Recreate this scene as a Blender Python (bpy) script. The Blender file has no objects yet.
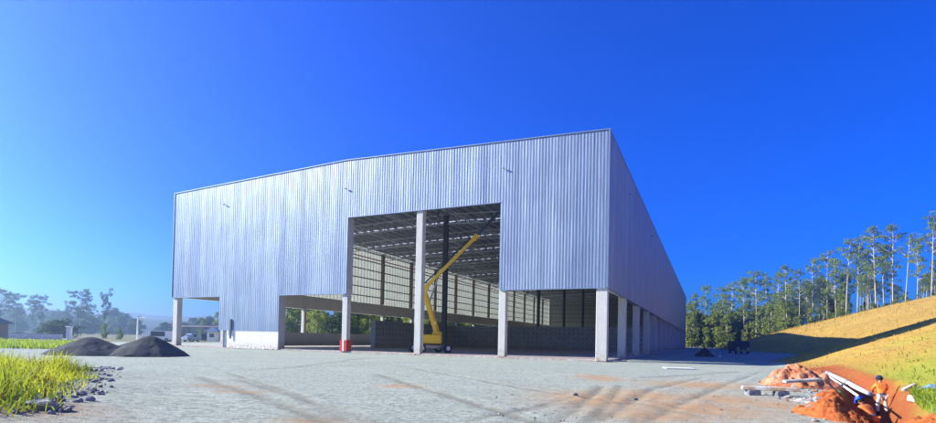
import bpy, math, random
import numpy as np
from mathutils import Vector, Matrix, noise
R_=math.radians
random.seed(7); rng=np.random.default_rng(7)
S=bpy.context.scene
COL=S.collection
pi=math.pi
# ------------------------------------------------------------------ camera numbers
F=517.35; PIT=.01763; ROL=.02074; PPY=330.33; EYE=1.6
PHI=.43359; CX,CY=11.4456,42.7915
ZE,ZC,ZR,ZO=19.364,6.143,20.21,14.15
L=172.0; WID=54.0; BAY=L/15
cph,sph=math.cos(PHI),math.sin(PHI)
def ray(px,py):
    uu=(px-468)/F; vv=(PPY-py)/F
    c,s=math.cos(ROL),math.sin(ROL)
    u=uu*c-vv*s; v=uu*s+vv*c
    c,s=math.cos(PIT),math.sin(PIT)
    return Vector((u, c-s*v, s+c*v))
def G(px,py,z=0.0):
    d=ray(px,py); t=(z-EYE)/d.z
    return Vector((d.x*t,d.y*t,z))
def atY(px,py,Y):
    d=ray(px,py); t=Y/d.y
    return Vector((d.x*t,Y,EYE+d.z*t))
def RD(x,y):
    dx=x-CX; dy=y-CY
    return dx*cph-dy*sph, dx*sph+dy*cph
def XY(R,D):
    return CX+R*cph+D*sph, CY-R*sph+D*cph
# ------------------------------------------------------------------ object helpers
def tag(o,label=None,cat=None,group=None,kind=None):
    if label: o['label']=label
    if cat: o['category']=cat
    if group: o['group']=group
    if kind: o['kind']=kind
    return o
def empty(name,loc=(0,0,0),rz=0,label=None,cat=None,group=None):
    o=bpy.data.objects.new(name,None); COL.objects.link(o); o.empty_display_size=.3
    o.location=loc; o.rotation_euler=(0,0,rz)
    return tag(o,label,cat,group)
def copy_tree(o,parent=None):
    c=o.copy(); COL.objects.link(c); c.parent=parent
    for ch in list(o.children): copy_tree(ch,c)
    return c
class MB:
    def __init__(s): s.v=[]; s.f=[]; s.m=[]
    def add(s,vs,fs,mi=0):
        n=len(s.v); s.v+= [tuple(v) for v in vs]; s.f+=[tuple(i+n for i in f) for f in fs]; s.m+=[mi]*len(fs)
        return s
    def box(s,x0,x1,y0,y1,z0,z1,mi=0):
        return s.add([(x0,y0,z0),(x1,y0,z0),(x1,y1,z0),(x0,y1,z0),(x0,y0,z1),(x1,y0,z1),(x1,y1,z1),(x0,y1,z1)],
          [(0,3,2,1),(4,5,6,7),(0,1,5,4),(1,2,6,5),(2,3,7,6),(3,0,4,7)],mi)
    def cbox(s,x0,x1,y0,y1,z0,z1,c=.03,mi=0):   # box with all vertical and top edges chamfered
        p=[(x0+c,y0),(x1-c,y0),(x1,y0+c),(x1,y1-c),(x1-c,y1),(x0+c,y1),(x0,y1-c),(x0,y0+c)]
        q=[(x0+2*c,y0+c),(x1-2*c,y0+c),(x1-c,y0+2*c),(x1-c,y1-2*c),(x1-2*c,y1-c),(x0+2*c,y1-c),(x0+c,y1-2*c),(x0+c,y0+2*c)]
        vs=[(a,b,z0+c) for a,b in p]+[(a,b,z1-c) for a,b in p]+[(a,b,z1) for a,b in q]+[(a,b,z0) for a,b in q]
        fs=[(i,(i+1)%8,8+(i+1)%8,8+i) for i in range(8)]+[(8+i,8+(i+1)%8,16+(i+1)%8,16+i) for i in range(8)]
        fs+=[tuple(range(16,24))]+[((i+1)%8,i,24+i,24+(i+1)%8) for i in range(8)]+[tuple(range(31,23,-1))]
        return s.add(vs,fs,mi)
    def bar(s,a,b,w,h=None,mi=0,up=(0,0,1)):
        a=Vector(a); b=Vector(b); h=h or w
        d=(b-a).normalized(); u=Vector(up)
        if abs(d.dot(u))>.98: u=Vector((1,0,0))
        x=d.cross(u).normalized()*w/2; y=x.cross(d).normalized()*h/2
        vs=[p+i*x+j*y for p in (a,b) for i,j in((-1,-1),(1,-1),(1,1),(-1,1))]
        return s.add(vs,[(0,1,2,3),(7,6,5,4),(0,4,5,1),(1,5,6,2),(2,6,7,3),(3,7,4,0)],mi)
    def tube(s,pts,rad,n=8,mi=0,cap=True):
        pts=[Vector(p) for p in pts]; rad=[rad]*len(pts) if not hasattr(rad,'__len__') else rad
        vs=[];fs=[]; px=None
        for i,p in enumerate(pts):
            d=(pts[min(i+1,len(pts)-1)]-pts[max(i-1,0)]).normalized()
            if px is None:
                px=d.cross(Vector((0,0,1)) if abs(d.z)<.9 else Vector((1,0,0))).normalized()
            px=(px-d*px.dot(d)).normalized(); py=d.cross(px)
            for k in range(n):
                a=2*pi*k/n; vs.append(p+rad[i]*(math.cos(a)*px+math.sin(a)*py))
        for i in range(len(pts)-1):
            for k in range(n):
                k2=(k+1)%n; fs.append((i*n+k,i*n+k2,(i+1)*n+k2,(i+1)*n+k))
        if cap: fs+= [tuple(range(n-1,-1,-1)), tuple(range((len(pts)-1)*n,len(pts)*n))]
        return s.add(vs,fs,mi)
    def lathe(s,prof,c=(0,0,0),axis='z',n=20,mi=0):
        vs=[];fs=[];c=Vector(c)
        for r,z in prof:
            for k in range(n):
                a=2*pi*k/n; p=(r*math.cos(a),r*math.sin(a),z)
                if axis=='y': p=(p[0],p[2],p[1])
                if axis=='x': p=(p[2],p[0],p[1])
                vs.append(c+Vector(p))
        for i in range(len(prof)-1):
            for k in range(n):
                k2=(k+1)%n; fs.append((i*n+k,i*n+k2,(i+1)*n+k2,(i+1)*n+k))
        return s.add(vs,fs,mi)
    def build(s,name,mats,parent=None,smooth=False):
        me=bpy.data.meshes.new(name); me.from_pydata([tuple(v) for v in s.v],[],s.f)
        for m in (mats if isinstance(mats,(list,tuple)) else [mats]): me.materials.append(m)
        if any(s.m): me.polygons.foreach_set('material_index',s.m)
        if smooth: me.polygons.foreach_set('use_smooth',[True]*len(s.f))
        me.update(); o=bpy.data.objects.new(name,me); COL.objects.link(o)
        if parent: o.parent=parent
        return o
def mesh_np(name,v,f,mats,attrs=None,mi=None,smooth=True):
    v=np.asarray(v,dtype=np.float32); f=np.asarray(f,dtype=np.int32); k=f.shape[1]
    me=bpy.data.meshes.new(name); me.vertices.add(len(v)); me.vertices.foreach_set('co',v.ravel())
    me.loops.add(f.size); me.loops.foreach_set('vertex_index',f.ravel())
    me.polygons.add(len(f)); me.polygons.foreach_set('loop_start',np.arange(0,f.size,k,dtype=np.int32))
    me.polygons.foreach_set('loop_total',np.full(len(f),k,dtype=np.int32))
    for m in (mats if isinstance(mats,(list,tuple)) else [mats]): me.materials.append(m)
    if mi is not None: me.polygons.foreach_set('material_index',np.asarray(mi,dtype=np.int32))
    if smooth: me.polygons.foreach_set('use_smooth',np.ones(len(f),dtype=bool))
    for a,d in (attrs or {}).items():
        at=me.attributes.new(a,'FLOAT','POINT'); at.data.foreach_set('value',np.asarray(d,dtype=np.float32))
    me.update(calc_edges=True); me.validate()
    o=bpy.data.objects.new(name,me); COL.objects.link(o); return o
# ------------------------------------------------------------------ numpy value noise
_P=rng.random((256,256))
def vn(x,y):
    xi=np.floor(x).astype(int); yi=np.floor(y).astype(int); fx=x-xi; fy=y-yi
    fx=fx*fx*(3-2*fx); fy=fy*fy*(3-2*fy)
    a=_P[xi%256,yi%256];b=_P[(xi+1)%256,yi%256];c=_P[xi%256,(yi+1)%256];d=_P[(xi+1)%256,(yi+1)%256]
    return (a*(1-fx)+b*fx)*(1-fy)+(c*(1-fx)+d*fx)*fy
def fbm(x,y,o=4):
    s=0;a=.5;t=0
    for i in range(o):
        s=s+a*vn(x*2**i+17*i,y*2**i+31*i); t+=a; a*=.5
    return s/t-.5
def sstep(a,b,x):
    t=np.clip((x-a)/(b-a),0,1); return t*t*(3-2*t)
# ------------------------------------------------------------------ materials
class NT:
    def __init__(s,name):
        s.m=bpy.data.materials.new(name); s.m.use_nodes=True; s.t=s.m.node_tree; s.t.nodes.clear()
        s.out=s.n('ShaderNodeOutputMaterial'); s.p=s.n('ShaderNodeBsdfPrincipled'); s.l(s.p.outputs[0],s.out.inputs[0])
    def n(s,t,**k):
        o=s.t.nodes.new(t)
        for a,b in k.items(): setattr(o,a,b)
        return o
    def l(s,a,b): s.t.links.new(a,b)
    def coord(s,scale=(1,1,1),kind='Object'):
        c=s.n('ShaderNodeTexCoord'); m=s.n('ShaderNodeMapping'); m.inputs['Scale'].default_value=scale
        s.l(c.outputs[kind],m.inputs[0]); return m.outputs[0]
    def noise(s,vec,scale,detail=4,rough=.55):
        o=s.n('ShaderNodeTexNoise'); o.inputs['Scale'].default_value=scale; o.inputs['Detail'].default_value=detail; o.inputs['Roughness'].default_value=rough
        s.l(vec,o.inputs['Vector']); return o.outputs['Fac']
    def ramp(s,fac,stops):
        o=s.n('ShaderNodeValToRGB'); e=o.color_ramp.elements
        while len(e)<len(stops): e.new(.5)
        for i,(p,c) in enumerate(stops):
            e[i].position=p; e[i].color=(c,c,c,1) if not hasattr(c,'__len__') else (*c,1)
        s.l(fac,o.inputs[0]); return o.outputs[0]
    def mix(s,fac,a,b,mode='MIX'):
        o=s.n('ShaderNodeMix',data_type='RGBA',blend_type=mode)
        for i,v in((0,fac),(6,a),(7,b)):
            if hasattr(v,'is_linked') : s.l(v,o.inputs[i])
            elif i==0: o.inputs[0].default_value=v
            else: o.inputs[i].default_value=(*v,1)
        return o.outputs[2]
    def bump(s,h,dist=.02,strength=.6,prev=None):
        b=s.n('ShaderNodeBump'); b.inputs['Strength'].default_value=strength; b.inputs['Distance'].default_value=dist
        s.l(h,b.inputs['Height'])
        if prev: s.l(prev,b.inputs['Normal'])
        return b.outputs[0]
    def attr(s,name):
        a=s.n('ShaderNodeAttribute'); a.attribute_name=name; return a.outputs['Fac']
    def math(s,op,a,b=None):
        o=s.n('ShaderNodeMath',operation=op)
        for i,v in enumerate((a,b)):
            if v is None: continue
            if hasattr(v,'is_linked'): s.l(v,o.inputs[i])
            else: o.inputs[i].default_value=v
        return o.outputs[0]
    def rnd(s):
        return s.n('ShaderNodeObjectInfo').outputs['Random']
def simple(name,col,rough=.6,metal=0,var=.12,scale=3,bump=0,bscale=40,spec=.5):
    t=NT(name); v=t.coord()
    c=t.mix(t.noise(v,scale,5),[x*(1-var) for x in col],[min(1,x*(1+var)) for x in col]); t.l(c,t.p.inputs['Base Color'])
    t.p.inputs['Roughness'].default_value=rough; t.p.inputs['Metallic'].default_value=metal; t.p.inputs['Specular IOR Level'].default_value=spec
    if bump: t.l(t.bump(t.noise(v,bscale,3),bump,.7),t.p.inputs['Normal'])
    return t.m
M={}
def cladding(name,c1,c2,metal,rough):
    t=NT(name); v=t.coord(); n2=t.noise(v,.25,4)
    # each rolled sheet is about a metre wide and takes its own tone
    sx=t.n('ShaderNodeSeparateXYZ'); t.l(v,sx.inputs[0]); cell=t.math('FLOOR',t.math('DIVIDE',t.math('ADD',sx.outputs[0],sx.outputs[1]),.98))
    wn=t.n('ShaderNodeTexWhiteNoise',noise_dimensions='1D'); t.l(cell,wn.inputs['W']); w=wn.outputs['Value']
    n1=t.noise(t.coord((.55,.55,.06)),1.1,4,.6); n3=t.noise(t.coord((2.6,2.6,.10)),1.0,4,.6)
    f=t.math('ADD',t.math('MULTIPLY',w,.45),t.math('MULTIPLY',t.ramp(n1,[(.3,0.),(.7,1.)]),.55))
    c=t.mix(f,c1,c2)
    c=t.mix(t.ramp(n3,[(.46,0.),(.70,.40)]),c,[min(1,x*1.2) for x in c2])
    c=t.mix(t.ramp(n2,[(.40,0.),(.65,.35)]),c,[x*.8 for x in c1])
    t.l(c,t.p.inputs['Base Color']); t.p.inputs['Metallic'].default_value=metal
    t.l(t.math('ADD',t.ramp(n3,[(.3,rough+.1),(.7,rough-.08)]),t.math('MULTIPLY',w,.06)),t.p.inputs['Roughness'])
    t.l(t.bump(n1,.25,.35,t.bump(n3,.05,.25)),t.p.inputs['Normal'])
    return t.m
M['clad']=cladding('galvanised_cladding',(.14,.195,.31),(.27,.33,.43),.3,.45)
M['liner']=cladding('inner_sheet',(.34,.36,.36),(.42,.44,.43),0,.6)
M['roofsheet']=cladding('roof_sheet',(.20,.21,.23),(.28,.29,.31),.2,.6)
M['steel']=simple('truss_steel',(.66,.69,.74),.5,.1,.15)
M['darksteel']=simple('dark_steel',(.07,.075,.085),.55,.2,.3)
M['trim']=simple('flashing',(.20,.26,.37),.5,.5,.1)
def concrete(name,col,stain=.25,bump=.004,rows=False):
    t=NT(name); v=t.coord(); c=t.mix(t.noise(v,.8,6),[x*(1-stain) for x in col],col)
    c=t.mix(t.ramp(t.noise(v,9,5),[(.45,0.),(.62,.5)]),c,[x*.8 for x in col])
    w=t.noise(t.coord((3,3,.25)),1.2,4); c=t.mix(t.ramp(w,[(.5,0.),(.72,.5)]),c,[x*.65 for x in col])
    sz=t.n('ShaderNodeSeparateXYZ'); t.l(v,sz.inputs[0]); ms=t.n('ShaderNodeMapRange'); ms.inputs[1].default_value=.1; ms.inputs[2].default_value=1.0; ms.inputs[3].default_value=1.3; ms.inputs[4].default_value=0
    t.l(sz.outputs[2],ms.inputs[0]); sp=t.ramp(t.noise(v,4,5,.7),[(.42,0.),(.62,.8)]); c=t.mix(t.math('MULTIPLY',ms.outputs[0],sp),c,(.34,.22,.13))
    t.l(c,t.p.inputs['Base Color']); t.p.inputs['Roughness'].default_value=.85
    t.l(t.bump(t.noise(v,30,4),bump,.7),t.p.inputs['Normal']); return t.m
M['conc']=concrete('precast_concrete',(.62,.61,.57))
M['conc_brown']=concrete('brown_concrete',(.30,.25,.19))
M['whitewall']=concrete('white_render',(.82,.82,.80),.1)
M['lowwall']=concrete('grey_render',(.50,.50,.51),.15)
M['slab']=concrete('floor_slab',(.52,.52,.54),.15)
M['block']=concrete('block_wall',(.40,.45,.50),.45,.01)
M['blockhole']=simple('lifting_hole',(.05,.05,.055),.9)
M['red']=simple('red_paint',(.50,.03,.025),.45)
M['white']=simple('white_paint',(.8,.8,.78),.45,var=.05)
M['yellow']=simple('yellow_paint',(.92,.55,.01),.35,var=.08)
M['black']=simple('black_rubber',(.025,.025,.028),.8)
M['boomdark']=simple('boom_dark_steel',(.07,.10,.17),.35,.4)
M['grey']=simple('grey_metal',(.35,.36,.38),.45,.5)
M['glass']=simple('dark_glass',(.03,.05,.09),.08)
M['pipe']=simple('white_pipe',(.60,.62,.66),.45,var=.25,scale=6)
M['pipeblue']=simple('blue_grey_collar',(.14,.20,.36),.5)
M['navy']=simple('navy_plastic',(.02,.03,.09),.35)
M['bluehat']=simple('blue_plastic',(.02,.08,.62),.3)
M['orange']=simple('orange_cloth',(.85,.22,.03),.85,var=.15,scale=12)
M['orange2']=simple('dull_orange_cloth',(.60,.16,.035),.85,var=.15,scale=12)
M['trouser']=simple('pale_grey_cloth',(.55,.54,.50),.9,var=.15,scale=12)
M['navycloth']=simple('navy_cloth',(.03,.04,.08),.9)
M['reflect']=simple('reflective_tape',(.75,.75,.55),.4)
M['skin']=simple('skin',(.34,.17,.10),.55,var=.05)
M['hair']=simple('hair',(.015,.012,.01),.8)
M['bark']=concrete('eucalyptus_bark',(.52,.46,.36),.45)
M['bark2']=concrete('brown_bark',(.16,.12,.08),.4)
M['rooft']=simple('roof_tile',(.10,.08,.08),.8)
M['housewall']=simple('house_wall',(.20,.15,.14),.85)
M['bluetarp']=simple('blue_tarp',(.12,.25,.60),.5)
M['wood']=simple('bleached_timber',(.60,.52,.42),.85,scale=8)
def skylight(c,f):
    t=NT('translucent_sheet'); tr=t.n('ShaderNodeBsdfTranslucent'); tr.inputs[0].default_value=(*c,1)
    mx=t.n('ShaderNodeMixShader'); mx.inputs[0].default_value=f; t.p.inputs['Base Color'].default_value=(.8,.82,.78,1); t.p.inputs['Roughness'].default_value=.5
    t.l(t.p.outputs[0],mx.inputs[1]); t.l(tr.outputs[0],mx.inputs[2]); t.l(mx.outputs[0],t.out.inputs[0]); return t.m
M['sky']=skylight((.6,.65,.7),.4)
M['creamsheet']=skylight((.45,.47,.42),.30)
def foliage(name,c1,c2,trans=.35):
    t=NT(name); v=t.coord(); r=t.rnd()
    c=t.mix(t.ramp(t.noise(v,.7,3),[(.3,0.),(.7,1.)]),c1,c2)
    c=t.mix(t.math('MULTIPLY',r,.5),c,[x*.6 for x in c1]); t.l(c,t.p.inputs['Base Color']); t.p.inputs['Roughness'].default_value=.6
    t.p.inputs['Specular IOR Level'].default_value=.3
    tr=t.n('ShaderNodeBsdfTranslucent'); t.l(t.mix(1.0,c,(1.25,1.25,.55),'MULTIPLY'),tr.inputs[0])
    mx=t.n('ShaderNodeMixShader'); mx.inputs[0].default_value=trans; t.l(t.p.outputs[0],mx.inputs[1]); t.l(tr.outputs[0],mx.inputs[2]); t.l(mx.outputs[0],t.out.inputs[0]); return t.m
M['euc']=foliage('eucalyptus_leaf',(.12,.20,.06),(.30,.37,.09),.5)
M['bush']=foliage('bush_leaf',(.12,.19,.03),(.34,.37,.06))
M['dark']=foliage('dark_leaf',(.03,.06,.02),(.07,.11,.03))
M['grassy']=foliage('long_grass',(.30,.37,.02),(.62,.60,.05),.5)
M['grassg']=foliage('green_weed',(.16,.26,.03),(.36,.42,.05),.45)
M['grassd']=foliage('dry_grass',(.44,.28,.05),(.62,.41,.09),.4)
M['stalk']=foliage('brown_stalk',(.16,.08,.03),(.28,.13,.06),.3)
def gravel():
    t=NT('gravel'); v=t.coord()
    n1=t.noise(v,.22,6); n2=t.noise(v,2.2,6,.65); n3=t.noise(v,24,5,.75)
    vo=t.n('ShaderNodeTexVoronoi'); vo.inputs['Scale'].default_value=38; t.l(v,vo.inputs['Vector'])
    c=t.mix(t.ramp(n1,[(.35,0.),(.68,1.)]),(.31,.345,.275),(.44,.48,.395))
    st=t.noise(t.coord((.16,1.5,1)),1.3,6,.6)
    c=t.mix(t.ramp(st,[(.42,.75),(.56,0.)]),c,(.27,.305,.25))
    c=t.mix(t.ramp(n2,[(.36,.9),(.50,0.)]),c,(.20,.23,.18))
    c=t.mix(t.ramp(n3,[(.40,.95),(.53,0.)]),c,(.18,.205,.17))
    c=t.mix(t.ramp(vo.outputs['Color'],[(.3,0.),(.9,.6)]),c,(.54,.56,.50))
    n8=t.noise(v,7,3,.6); c=t.mix(t.ramp(n8,[(.56,0.),(.66,.5)]),c,(.56,.58,.52)); c=t.mix(t.ramp(n8,[(.36,.7),(.46,0.)]),c,(.17,.185,.15))
    # real stains: red soil carried onto the gravel, dark wheel marks
    so=t.attr('soil'); n5=t.noise(v,3.5,5,.7)
    f=t.math('MULTIPLY',so,t.ramp(n5,[(.30,0.),(.50,1.)]))
    c=t.mix(f,c,t.mix(n2,(.36,.18,.08),(.50,.34,.19)))
    f=t.math('MULTIPLY',t.attr('rut'),t.ramp(n5,[(.30,.15),(.55,.95)]))
    c=t.mix(f,c,(.19,.175,.13))
    t.l(c,t.p.inputs['Base Color']); t.p.inputs['Roughness'].default_value=.95; t.p.inputs['Specular IOR Level'].default_value=.2
    h=t.math('ADD',t.math('MULTIPLY',n2,.6),t.math('MULTIPLY',n3,.5)); 
    b=t.bump(h,.08,.9); b=t.bump(vo.outputs['Distance'],.03,.6,b); t.l(b,t.p.inputs['Normal']); return t.m
M['gravel']=gravel()
def hillmat():
    t=NT('dry_hillside'); v=t.coord()
    n1=t.noise(v,.12,5); n2=t.noise(t.coord((1.2,.35,1)),1.0,5,.65); n3=t.noise(v,7,4,.7)
    c=t.mix(t.ramp(n1,[(.35,0.),(.65,1.)]),(.46,.27,.05),(.61,.38,.085))
    c=t.mix(t.ramp(n2,[(.38,.8),(.58,0.)]),c,(.40,.24,.07))
    c=t.mix(t.ramp(n3,[(.35,.7),(.55,0.)]),c,(.30,.22,.06))
    c=t.mix(t.math('MULTIPLY',t.attr('green'),t.ramp(n3,[(.3,.5),(.6,1.)])),c,(.30,.33,.04))
    c=t.mix(t.math('MULTIPLY',t.attr('soil'),t.ramp(n2,[(.2,.8),(.5,1.)])),c,t.mix(t.noise(v,2.5,5,.65),(.22,.055,.02),(.45,.14,.05)))
    t.l(c,t.p.inputs['Base Color']); t.p.inputs['Roughness'].default_value=.95; t.p.inputs['Specular IOR Level'].default_value=.1
    t.l(t.bump(t.math('ADD',n3,n2),.25,.8),t.p.inputs['Normal']); return t.m
M['hill']=hillmat()
def floormat():
    t=NT('rough_ground'); v=t.coord(); c=t.mix(t.ramp(t.noise(v,.05,5),[(.35,0.),(.65,1.)]),(.07,.10,.03),(.16,.17,.06))
    c=t.mix(t.ramp(t.noise(v,.9,5),[(.4,.6),(.6,0.)]),c,(.20,.13,.07)); t.l(c,t.p.inputs['Base Color']); t.p.inputs['Roughness'].default_value=1
    t.l(t.bump(t.noise(v,1.5,5),.4,.8),t.p.inputs['Normal']); return t.m
M['floor']=floormat()
def soil(name,a,b,sc=2.2):
    t=NT(name); v=t.coord(); n=t.noise(v,sc,6,.65); n2=t.noise(v,14,4,.7)
    c=t.mix(t.ramp(n,[(.35,0.),(.62,1.)]),a,b); c=t.mix(t.ramp(n2,[(.35,.6),(.55,0.)]),c,[x*.5 for x in a])
    t.l(c,t.p.inputs['Base Color']); t.p.inputs['Roughness'].default_value=1; t.p.inputs['Specular IOR Level'].default_value=.15
    t.l(t.bump(t.math('ADD',n,n2),.05,.9),t.p.inputs['Normal']); return t.m
M['soil']=soil('red_soil',(.28,.065,.02),(.56,.16,.045))
M['soilpale']=soil('pale_red_soil',(.40,.11,.04),(.62,.30,.18))
M['grav_dark']=soil('dark_gravel',(.04,.044,.048),(.095,.10,.105),1.2)
M['rock']=soil('grey_rock',(.34,.34,.35),(.64,.63,.62),3)
M['rockdark']=soil('dark_rock',(.16,.16,.19),(.34,.34,.37),3)
M['rubble']=soil('pale_rubble',(.30,.26,.23),(.60,.56,.52),5)
def farhills():
    t=NT('wooded_hills'); v=t.coord(); c=t.mix(t.ramp(t.noise(v,.012,6,.6),[(.35,0.),(.65,1.)]),(.03,.05,.025),(.10,.13,.05))
    t.l(c,t.p.inputs['Base Color']); t.p.inputs['Roughness'].default_value=1; t.l(t.bump(t.noise(v,.05,6,.7),12,1),t.p.inputs['Normal']); return t.m
M['farhills']=farhills()

# ------------------------------------------------------------------ terrain
TOE_D=[-60,-30,0,16,47,81,115,150,185,240,400]; TOE_R=[14.5,14.5,14,14,22,19,11.5,11,16,40,60]
EDGE_R=[0,20,31,49,59,80,140]; EDGE_D=[185,181,153,139,121,112,105]
trA=G(824,372); trB=Vector((16.9,21.6,0)); trC=Vector((9.0,11.2,0))
trA.z=trB.z=trC.z=0
def segd(x,y,a,b):
    dx,dy=b.x-a.x,b.y-a.y; t=np.clip(((x-a.x)*dx+(y-a.y)*dy)/(dx*dx+dy*dy),0,1)
    return np.hypot(x-a.x-t*dx,y-a.y-t*dy),t
def hillz(x,y):
    R,D=RD(x,y)
    toe=np.interp(D,TOE_D,TOE_R)+1.2*fbm(D*.08,R*0+3)
    De=np.interp(R,EDGE_R,EDGE_D)
    d=R-toe; ramp=np.where(d>2,d,np.where(d<-2,0,(d+2)**2/8))
    z=.372*ramp; z=22*(1-np.exp(-z/22.))*1.0+ .0*z
    z=.5*z+.5*.372*ramp; z=np.minimum(z,21+0*z)
    z=z+.5*fbm(x*.05,y*.05)*np.clip(d/8,0,1)+.45*fbm(D*.45+.05*R,R*.06+9,4)*np.clip(d/6,0,1)+.10*fbm(x*1.1,y*1.1,3)*np.clip(d/3,0,1)
    over=np.clip(D-De,0,None)
    return z*np.exp(-over/170.)*np.where(over>0,1,1)-np.clip(over*.02,0,3)*np.clip(z,0,1)
def trench(x,y):
    d1,t1=segd(x,y,trA,trB); d2,t2=segd(x,y,trB,trC)
    dep=np.maximum(np.exp(-(d1/.55)**4)*(.10+.75*t1**2), np.exp(-(d2/.72)**4)*(1.22-.35*sstep(.55,.9,t2))*(1-.6*sstep(.65,1,t2)))
    return dep
RUTS=[]
def addrut(pts,w=.22,dp=.05): RUTS.append(([G(*p) for p in pts],w,dp))
addrut([(200,378),(262,398),(330,423)],.35,.03); addrut([(238,380),(300,400),(372,423)],.25,.025)
addrut([(380,375),(455,398),(540,423)],.28,.03); addrut([(400,366),(500,384),(610,402)],.2,.03)
addrut([(470,420),(520,410),(575,398)],.16,.03); addrut([(555,423),(590,398),(602,386)],.22,.035); addrut([(585,423),(612,399),(620,386)],.2,.03); addrut([(505,415),(560,404),(640,404),(700,416)],.16,.02); addrut([(350,423),(300,396),(225,372)],.16,.02)
addrut([(240,370),(300,367),(352,360),(372,358)],.2,.03); addrut([(330,366),(410,363),(500,364)],.2,.03)
addrut([(600,420),(650,390),(700,378)],.2,.035); addrut([(640,423),(700,395),(760,372)],.2,.03); addrut([(560,372),(640,378),(740,372)],.3,.04)
SOILP=[(G(600,400),1.7,2.6),(G(645,396),1.5,2.4),(G(690,408),2.2,2.0),(G(730,400),1.6,2.2),(G(655,415),1.6,1.2),(G(215,387),.6,.5),(G(240,393),.7,.4),(G(775,405),1.2,1.5),(G(400,386),.7,.6),(G(700,385),2.2,2.0),(G(20,421),1.2,.8),(G(600,378),1.0,2.0),(G(310,421),.6,.3)]
def yardz(x,y):
    near=np.clip(1-(y-30)/40,0,1)
    z=.07*fbm(x*.35,y*.35,4)*near+.025*fbm(x*2.3,y*2.3,3)*np.clip(1-(y-14)/22,0,1)
    rut=np.zeros_like(x)
    for pts,w,dp in RUTS:
        wob=.10*fbm(x*.8,y*.8,2)
        for a,b in zip(pts[:-1],pts[1:]):
            d,_=segd(x,y,a,b); d=d+wob
            g=np.exp(-(d/(w*.62))**2)*(.55+.45*np.clip(vn(x*3.1,y*1.1)*2-.4,0,1)); z=z-dp*g+dp*.35*np.exp(-((d-2*w)/(w*.7))**2); rut=np.maximum(rut,g)
    so=np.zeros_like(x)
    for c,rx,ry in SOILP:
        so=np.maximum(so,np.exp(-(((x-c.x)/rx)**2+((y-c.y)/ry)**2)))
    # churned soil
    z=z+so*.045*fbm(x*1.6+40,y*1.6,4)+so*.05*fbm(x*5,y*5,3)
    return z,rut,so
GB=[(-9.6,9.6,0.35),(-11.2,12.8,.55),(-14.5,17.5,.5)]
def ground_parts(x,y):
    R,D=RD(x,y)
    hz=hillz(x,y); yz,rut,so=yardz(x,y)
    # flat under the warehouse
    inside=(R>-55.5)&(R<1.0)&(D>-1.0)&(D<L+2)
    yz=np.where(inside,-.06,yz)
    gb=np.zeros_like(x)
    for a,b,r in GB: gb=np.maximum(gb,.35*np.exp(-(((x-a)/3)**2+((y-b)/3)**2)))
    far=sstep(120,400,np.hypot(x,y)); z=hz*(1)+yz+gb-trench(x,y)+far*2.5*fbm(x*.004,y*.004,3)*(hz<.5)
    return z,hz,rut,so,R,D
def hit(px,py):
    d=ray(px,py); t=6.
    while t<150:
        if EYE+d.z*t<gz(d.x*t,d.y*t): break
        t+=.2
    return Vector((d.x*t,d.y*t,gz(d.x*t,d.y*t)))
def gz(x,y): return float(ground_parts(np.array([float(x)]),np.array([float(y)]))[0][0])
def axis(segs):
    a=[segs[0][0]]
    for (s,e,st) in segs:
        n=max(1,int(round((e-s)/st))); a+=list(np.linspace(s,e,n+1)[1:])
    return np.array(a)
xs=axis([(-3000,-600,200),(-600,-200,25),(-200,-60,6),(-60,-20,1.0),(-20,24,.13),(24,50,.45),(50,200,2),(200,600,20),(600,3000,200)])
ys=axis([(-700,-100,60),(-100,4,6),(4,8,.5),(8,27,.11),(27,50,.35),(50,130,1.6),(130,320,3),(320,700,20),(700,3200,160)])
X,Y=np.meshgrid(xs,ys); gzv,hzv,rutv,sov,Rv,Dv=ground_parts(X.ravel(),Y.ravel())
V=np.stack([X.ravel(),Y.ravel(),gzv],1)
nx,ny=len(xs),len(ys); I=(np.arange(ny-1)[:,None]*nx+np.arange(nx-1)[None,:]).ravel()
Fc=np.stack([I,I+1,I+nx+1,I+nx],1)
toeV=np.interp(Dv,TOE_D,TOE_R); Dedge=np.interp(Rv,EDGE_R,EDGE_D)
nz=fbm(X.ravel()*.7,Y.ravel()*.7,3)
xx,yy=X.ravel(),Y.ravel()
d1,_=segd(xx,yy,trA,trB); d2,_=segd(xx,yy,trB,trC)
offtr=np.minimum(d1,d2)
cat=np.zeros(len(V),int)
ishill=(Rv>toeV-.8+nz*1.5)&(Dv<Dedge+3+nz*4)&(Rv>2)
cat[ishill]=1
beyond=((Dv>np.maximum(Dedge,176)+3+nz*4)|((Rv>toeV)&(Dv>Dedge+3+nz*4)))
leftfar=(Rv<-80-8*nz)|(yy>128+10*nz)&(Rv<-56)|(yy<-30)
cat[beyond|leftfar]=2
cat[(offtr<1.0+nz*.8)&(yy<40)]=1
fc=cat[Fc[:,0]]
tosoil=np.exp(-(np.clip(offtr,0,9)/.92)**6)
green=np.clip(sstep(46,12,np.hypot(xx-19,yy-16)*2.6)*.9*(nz>-.35)+ (Dv>Dedge-7)*.8 + .5*sstep(.1,.3,fbm(xx*.09,yy*.09,3)),0,1)
soilh=np.clip(tosoil+.6*np.exp(-((Rv-toeV+.6)/.8)**2)*(yy<42)+.8*np.exp(-((Dv-Dedge-2)/4)**2)*(Rv<22),0,1)
def submesh(name,c,mat,attrs):
    f=Fc[fc==c]; u,inv=np.unique(f.ravel(),return_inverse=True)
    o=mesh_np(name,V[u],inv.reshape(-1,4),mat,{k:a[u] for k,a in attrs.items()}); tag(o,kind='structure'); return o
submesh('gravel_yard',0,M['gravel'],{'soil':np.clip(sov+tosoil*.9,0,1),'rut':rutv})
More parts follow.
